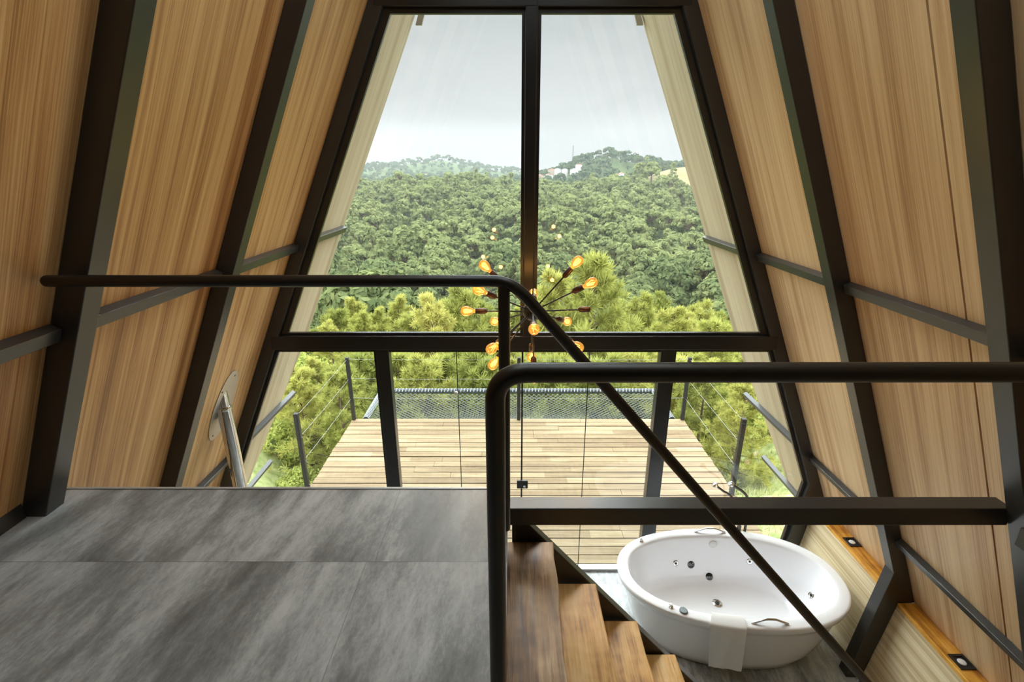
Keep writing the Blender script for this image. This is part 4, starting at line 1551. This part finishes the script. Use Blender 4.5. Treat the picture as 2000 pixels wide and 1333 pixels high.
def scatter(y0, y1, gap, jit, rg, margin=0.0):
    pts = []
    y = y0
    row = 0
    while y < y1:
        g_ = gap * (1 + 0.0009 * max(y - 150, 0))
        x0, x1 = -0.43 * y - 4 - margin, 0.47 * y + 4 + margin
        x = x0 + (row % 2) * g_ * 0.5
        while x < x1:
            pts.append((x + rg.uniform(-jit, jit) * g_, y + rg.uniform(-jit, jit) * g_))
            x += g_
        y += g_ * 0.86
        row += 1
    return np.array(pts)


def meadow(x, y):
    return ((x - 114) / 30) ** 2 + ((y - 335) / 52) ** 2 < 0.8


pts = scatter(48, 175, 5.9, 0.42, NPR)
pts = pts[np.argsort(pts[:, 1])]
ind, rest = pts[:288], pts[288:]
for k, (x, y) in enumerate(ind):
    sh, me = protos[int(NPR.choice([0, 1, 2, 3, 4, 5], p=[.22, .2, .2, .18, .06, .14]))]
    o = bpy.data.objects.new(LAB[sh][0], me)
    COL.objects.link(o)
    s_ = NPR.uniform(0.75, 1.15) if NPR.uniform() < 0.8 else NPR.uniform(1.2, 1.55)
    o.location = (x, y, float(ground(x, y)) + H - 0.3)
    o.rotation_euler = (0, 0, NPR.uniform(0, 6.28))
    o.scale = (s_ * NPR.uniform(0.9, 1.1), s_ * NPR.uniform(0.9, 1.1), s_)
    tag(o, LAB[sh][1], 'tree', LAB[sh][2])

lows = [clump_tree(NPR, hh, rr_, nc_, nlv, sz, sh) for sh, hh, rr_, nc_, nlv, sz in
        (('round', 10, 3.4, 26, 22, 0.62), ('flat', 11.5, 3.6, 24, 26, 0.55), ('round', 9, 3.0, 24, 22, 0.6), ('cone', 12, 2.6, 30, 20, 0.55))]
fars = [clump_tree(NPR, hh, rr_, nc_, nlv, sz, sh) for sh, hh, rr_, nc_, nlv, sz in
        (('round', 9, 4.2, 12, 9, 1.3), ('flat', 10, 4.4, 12, 9, 1.2), ('round', 8, 3.6, 12, 8, 1.2))]


def mass(name, P, base, mt, label, cat, smin, smax, rg, grp=None):
    vs_, fs_, mi_, off = [], [], [], 0
    gz = ground(P[:, 0], P[:, 1])
    for (x, y), z in zip(P, gz):
        v, f, mi = base[rg.integers(len(base))]
        a = rg.uniform(0, 6.28)
        s_ = rg.uniform(smin, smax)
        ca, sa = math.cos(a) * s_, math.sin(a) * s_
        q = np.stack([v[:, 0] * ca - v[:, 1] * sa + x, v[:, 0] * sa + v[:, 1] * ca + y, v[:, 2] * s_ + z + H - 0.3], 1)
        vs_.append(q.astype(np.float32))
        fs_.append(f + off)
        mi_.append(mi)
        off += len(v)
    me = quad_mesh(name, np.concatenate(vs_), np.concatenate(fs_), [M['bark'], mt], np.concatenate(mi_))
    o = bpy.data.objects.new(name, me)
    COL.objects.link(o)
    return tag(o, label, cat, grp, 'stuff')


P2 = scatter(175, 335, 6.3, 0.42, NPR)
P2 = np.concatenate([rest, P2])
P2 = P2[~meadow(P2[:, 0], P2[:, 1])]
mass('forest', P2, lows, M['leaf_forest'], 'dense green forest further up the valley slope behind the nearer trees', 'forest', 0.65, 1.4, NPR)
P3 = scatter(345, 900, 6.6, 0.45, NPR, 20)
keep = (NPR.uniform(0, 1, len(P3)) < np.where(P3[:, 1] > 640, 0.6, 0.93)) & ~meadow(P3[:, 0], P3[:, 1])
mass('hill_forest', P3[keep], fars, M['leaf_far'], 'hazy woods covering the far hills below the grey sky', 'forest', 0.5, 1.15, NPR)


# --- near trees: yellow-green pines and shrubs just beyond deck and net
def near_proto(h, r, n_br, n_tuft, n_need, nl, seed, mt='leaf_pine', w_=0.013):
    rg = np.random.default_rng(seed)
    (wv, wf, wm), (fv, ff, fm) = pine_tree(rg, h, r, n_br, n_tuft, n_need, nl, w_)
    return quad_mesh('trunk', wv, wf, [M['bark']]), quad_mesh('needles', fv, ff, [M[mt]])


PINES = [near_proto(6.0, 2.1, 74, 9, 34, 0.26, 21), near_proto(6.5, 1.9, 80, 9, 34, 0.25, 22), near_proto(5.2, 2.2, 66, 9, 36, 0.27, 23)]


def shrub_proto(seed, r=1.3, h=2.0):
    rg = np.random.default_rng(seed)
    stems = [(*limb((0, 0, 0), (rg.normal() * r * .5, rg.normal() * r * .5, h * rg.uniform(.5, .9)), 0.03, 0.008, 5), 0) for _ in range(9)]
    wv, wf, _ = join(stems)
    n = 5200
    p = rg.normal(size=(n, 3))
    p /= np.linalg.norm(p, axis=1, keepdims=True)
    p *= rg.uniform(0.45, 1.0, (n, 1)) ** 0.6
    lump = 1 + 0.28 * np.sin(p[:, :1] * 6 + 1) * np.cos(p[:, 1:2] * 7) + 0.15 * np.sin(p[:, 2:3] * 9)
    p *= lump
    c_ = p * np.array([r, r, h * 0.5]) + np.array([0, 0, h * 0.52])
    fv, ff = quads(c_, 0.075, rg, 0.5, p * 0.6 + np.array([0, 0, 0.3]), 0.7)
    return quad_mesh('stems', wv, wf, [M['bark']]), quad_mesh('foliage', fv, ff, [M['leaf_bush']])


SHRUBS = [shrub_proto(31), shrub_proto(32, 1.0, 1.6)]


def place_tree(kind, x, y, top=None, s_=1.0, label='', group=None):
    src = PINES if kind == 'pine' else SHRUBS
    k = int(NPR.integers(len(src)))
    wm, fm = src[k]
    hgt = {'pine': (6.4, 6.9, 5.6), 'shrub': (2.2, 1.75)}[kind][k]
    z = float(ground(x, y)) - 0.15
    if top is not None:
        s_ = max((top - z) / hgt, 0.3)
    t = thing('pine_tree' if kind == 'pine' else 'shrub', (x, y, z), label, 'tree' if kind == 'pine' else 'shrub', group)
    wide = s_ if kind == 'shrub' or s_ < 1.25 else 1.25 + (s_ - 1.25) * 0.6
    t.scale = (wide, wide, s_)
    t.rotation_euler = (0, 0, NPR.uniform(0, 6.28))
    for nm, me in (('trunk' if kind == 'pine' else 'stems', wm), ('needles' if kind == 'pine' else 'foliage', fm)):
        o = bpy.data.objects.new(nm, me)
        COL.objects.link(o)
        o.parent = t
    return t


def at_v(v, y):
    """height at distance y seen at image row v (eye-relative)"""
    q = (v - 666.5) / F_PX
    return y * (-math.sin(PITCH) - q * math.cos(PITCH)) / (math.cos(PITCH) - q * math.sin(PITCH))


def px_x(u, v, y):
    q = (v - 666.5) / F_PX
    return (u - 1000) / F_PX * y / (math.cos(PITCH) - q * math.sin(PITCH))


GN = 'yellow-green pines beyond the net'
near = [  # (u of crown, v of top, distance, label)
    (1165, 470, 24, 'tall pale pine rising behind the chandelier, bathtub side of the mullion'),
    (1085, 505, 26, 'slim pale pine just beside the mullion behind the chandelier'),
    (905, 535, 25, 'yellow-green pine behind the chandelier bulbs, flue side of the mullion'),
    (840, 560, 22, 'yellow-green pine above the transom, midway between flue and mullion'),
    (1320, 585, 22, 'yellow-green pine above the transom near the bathtub side post'),
    (700, 600, 26, 'yellow-green pine just over the transom near the overhang, flue side'),
    (1255, 560, 30, 'greener pine over the transom, right of the chandelier'),
    (1400, 610, 18, 'bright pine touching the overhang edge on the bathtub side'),
    (640, 620, 20, 'bright pine touching the overhang edge on the flue side'),
]
for u, v, y, lb in near:
    place_tree('pine', px_x(u, v, y), y, at_v(v, y), label=lb)
for u, v, y in ((600, 625, 30), (655, 590, 36), (690, 570, 42), (735, 590, 33), (775, 565, 40), (800, 600, 30), (855, 575, 37), (935, 570, 34), (965, 600, 29), (1010, 585, 35), (1060, 570, 40), (1100, 600, 31),
                (1215, 575, 36), (1265, 590, 33), (1295, 560, 42), (1345, 600, 31), (1375, 575, 38), (1420, 600, 33), (1440, 625, 28)):
    place_tree('pine', px_x(u, v, y), y, at_v(v, y), label='pale green pine half way down the slope, seen just above the transom', group='pines above the transom')
belt = [(610, 690, 12.5), (560, 705, 10.5), (700, 672, 13.5), (660, 700, 11.2), (760, 668, 14), (820, 676, 13), (880, 664, 15), (940, 674, 13.5), (1000, 668, 14.5), (1060, 678, 13), (1120, 666, 15),
        (1180, 676, 13.5), (1240, 666, 14.5), (1300, 674, 13), (1350, 668, 13.8), (1400, 690, 11.5), (1450, 680, 12.5)]
for u, v, y in belt:
    place_tree('pine', px_x(u, v, y) + NPR.uniform(-.2, .2), y, at_v(v, y), label='yellow-green pine crown in the row just beyond the deck and net, under the transom', group=GN)
for u, v, y, lb in ((1385, 700, 9.0, 'branchy pine beside the far deck corner on the bathtub side'), (1465, 730, 7.9, 'low branchy pine past the deck edge, behind the sloping handrail'),
                    (655, 712, 9.8, 'leafy pine beside the far deck corner on the flue side')):
    place_tree('pine', px_x(u, v, y), y, at_v(v, y), label=lb)
for x, y, s_, lb in ((-6.6, 12.6, 0.95, 'rounded yellow shrub on the bank past the flue side overhang'), (-4.7, 9.4, 0.55, 'small bright shrub beside the deck edge cables, flue side'),
                     (-5.6, 11.0, 0.6, 'yellow shrub on the bank between the overhang and the far deck post, flue side'), (4.2, 8.3, 0.4, 'small shrub beside the deck edge, bathtub side'),
                     (5.6, 9.6, 0.7, 'shrub under the overhang end on the bathtub side')):
    place_tree('shrub', x, y, None, s_, lb)

# grass around the deck: tufts as one mass
n = 15000
gx = np.concatenate([NPR.uniform(-7.5, -2.85, n), NPR.uniform(3.05, 7.5, n // 2)])
gy = NPR.uniform(4.6, 8.6, len(gx))
cl_ = np.sin(gx * 2.1 + 1) * np.cos(gy * 1.9) + NPR.normal(size=len(gx)) * 0.5
ok = cl_ > -0.35
gx, gy = gx[ok], gy[ok]
gz = ground(gx, gy) + H
hh = NPR.uniform(0.06, 0.20, len(gx))
an = NPR.uniform(0, 6.28, len(gx))
lx, ly = NPR.normal(size=len(gx)) * 0.06, NPR.normal(size=len(gx)) * 0.06
wv_ = 0.007
A_ = np.stack([gx - np.cos(an) * wv_, gy - np.sin(an) * wv_, gz], 1)
B_ = np.stack([gx + np.cos(an) * wv_, gy + np.sin(an) * wv_, gz], 1)
T_ = np.stack([gx + lx, gy + ly, gz + hh], 1)
Mi = (A_ * 0.4 + T_ * 0.6)
v = np.stack([A_, B_, T_, Mi], 1).reshape(-1, 3)
o = bpy.data.objects.new('grass', quad_mesh('grass', v, np.arange(len(v)).reshape(-1, 4), [M['grass_blade']]))
COL.objects.link(o)
tag(o, 'pale green grass on the slope beside the deck', 'grass', kind='stuff')


# ------------------------------------------------------------------ far houses and mast
def house(x, y, w_, d_, h_, roof, wall, label, rot=0.0, dz=2.0):
    z = float(ground(x, y)) + dz
    t = thing('house', (x, y, z), label, 'house', 'houses on the far hills')
    t.rotation_euler = (0, 0, rot)
    b = MB().box((x - w_ / 2, y - d_ / 2, z - 4), (x + w_ / 2, y + d_ / 2, z + h_))
    b.build('wall', M[wall], t)
    rh = w_ * 0.16
    b = MB().prism([(x - w_ * .56, y - d_ * .56, z + h_), (x + w_ * .56, y - d_ * .56, z + h_), (x, y - d_ * .56, z + h_ + rh)], (0, d_ * 1.12, 0))
    b.build('roof', M[roof], t)
    return t


hs = [(30, 470, 'roof_tile', 'plaster'), (42, 480, 'roof_grey', 'plaster'), (24, 455, 'roof_tile', 'plaster_tan'), (55, 462, 'roof_grey', 'plaster'), (17, 480, 'roof_tile', 'plaster'),
      (70, 395, 'roof_grey', 'plaster'), (78, 405, 'roof_grey', 'plaster'), (84, 430, 'roof_tile', 'plaster_tan'), (92, 440, 'roof_tile', 'plaster'), (90, 425, 'roof_tile', 'plaster_tan'), (96, 418, 'roof_grey', 'plaster'),
      (-105, 400, 'roof_grey', 'plaster'), (-93, 410, 'roof_grey', 'plaster'), (-82, 420, 'roof_tile', 'plaster'), (-115, 430, 'roof_grey', 'plaster'), (-70, 440, 'roof_tile', 'plaster'), (-15, 430, 'roof_tile', 'plaster'), (-6, 440, 'roof_tile', 'plaster_tan'),
      (34, 474, 'roof_tile', 'plaster'), (37, 490, 'roof_tile', 'plaster_tan'), (47, 468, 'roof_grey', 'plaster'), (27, 488, 'roof_tile', 'plaster'), (60, 472, 'roof_tile', 'plaster'),
      (74, 400, 'roof_tile', 'plaster_tan'), (82, 415, 'roof_grey', 'plaster'), (88, 436, 'roof_tile', 'plaster'), (97, 432, 'roof_tile', 'plaster'), (66, 392, 'roof_grey', 'plaster'), (72, 388, 'roof_grey', 'plaster'),
      (-100, 396, 'roof_grey', 'plaster'), (-110, 415, 'roof_grey', 'plaster'), (-88, 398, 'roof_tile', 'plaster'), (-76, 408, 'roof_grey', 'plaster'), (-12, 452, 'roof_grey', 'plaster'), (-22, 445, 'roof_tile', 'plaster'),
      (-140, 640, 'roof_tile', 'plaster'), (-110, 660, 'roof_tile', 'plaster'), (-60, 650, 'roof_grey', 'plaster')]
for k, (x, y, rf, wl) in enumerate(hs):
    side = 'small hazy house on the far hills on the flue side of the mullion' if x < 10 else 'small hazy house among trees on the far hills on the bathtub side of the mullion'
    o = house(x, y, 4.2 + 0.8 * (k * 37 % 4), 4, 2.2 + 0.5 * (k % 3), rf, wl, side, rot=(k * 0.7) % 1.0 - 0.5, dz=6.0)
    o['group'] = 'far houses, flue side' if x < 10 else 'far houses, bathtub side'
mz = float(ground(60, 520))
tag(MB().tube([(60, 520, mz), (60, 520, mz + 21)], 0.35, 6).build('radio_mast', M['galv']), 'thin radio mast on the far wooded hilltop', 'mast')

# ------------------------------------------------------------------ haze over the far valley
hz = bpy.data.materials.new('valley_haze')
hz.use_nodes = True
q = NT(hz.node_tree)
q.n.clear()
vsn = q.new('ShaderNodeVolumeScatter')
vsn.inputs['Color'].default_value = (0.116, 0.124, 0.129, 1)
vsn.inputs['Density'].default_value = 0.0018
out = q.new('ShaderNodeOutputMaterial')
q.l.new(vsn.outputs[0], out.inputs['Volume'])
b = MB().box((-900, 55, -60), (900, 1000, 70))
o = b.build('haze', hz)
tag(o, 'thin pale haze over the valley and far hills', 'haze', kind='stuff')
b = MB().box((-500, 560, -60), (26, 1000, 60))
hz2 = hz.copy()
hz2.name = 'ridge_mist'
hz2.node_tree.nodes['Volume Scatter'].inputs['Density'].default_value = 0.0028
hz2.node_tree.nodes['Volume Scatter'].inputs['Color'].default_value = (0.050, 0.053, 0.055, 1)
o = b.build('mist', hz2)
tag(o, 'denser mist swallowing the far ridge on the flue side', 'mist', kind='stuff')

for o in bpy.data.objects:
    if '_o' in o.keys():
        del o['_o']
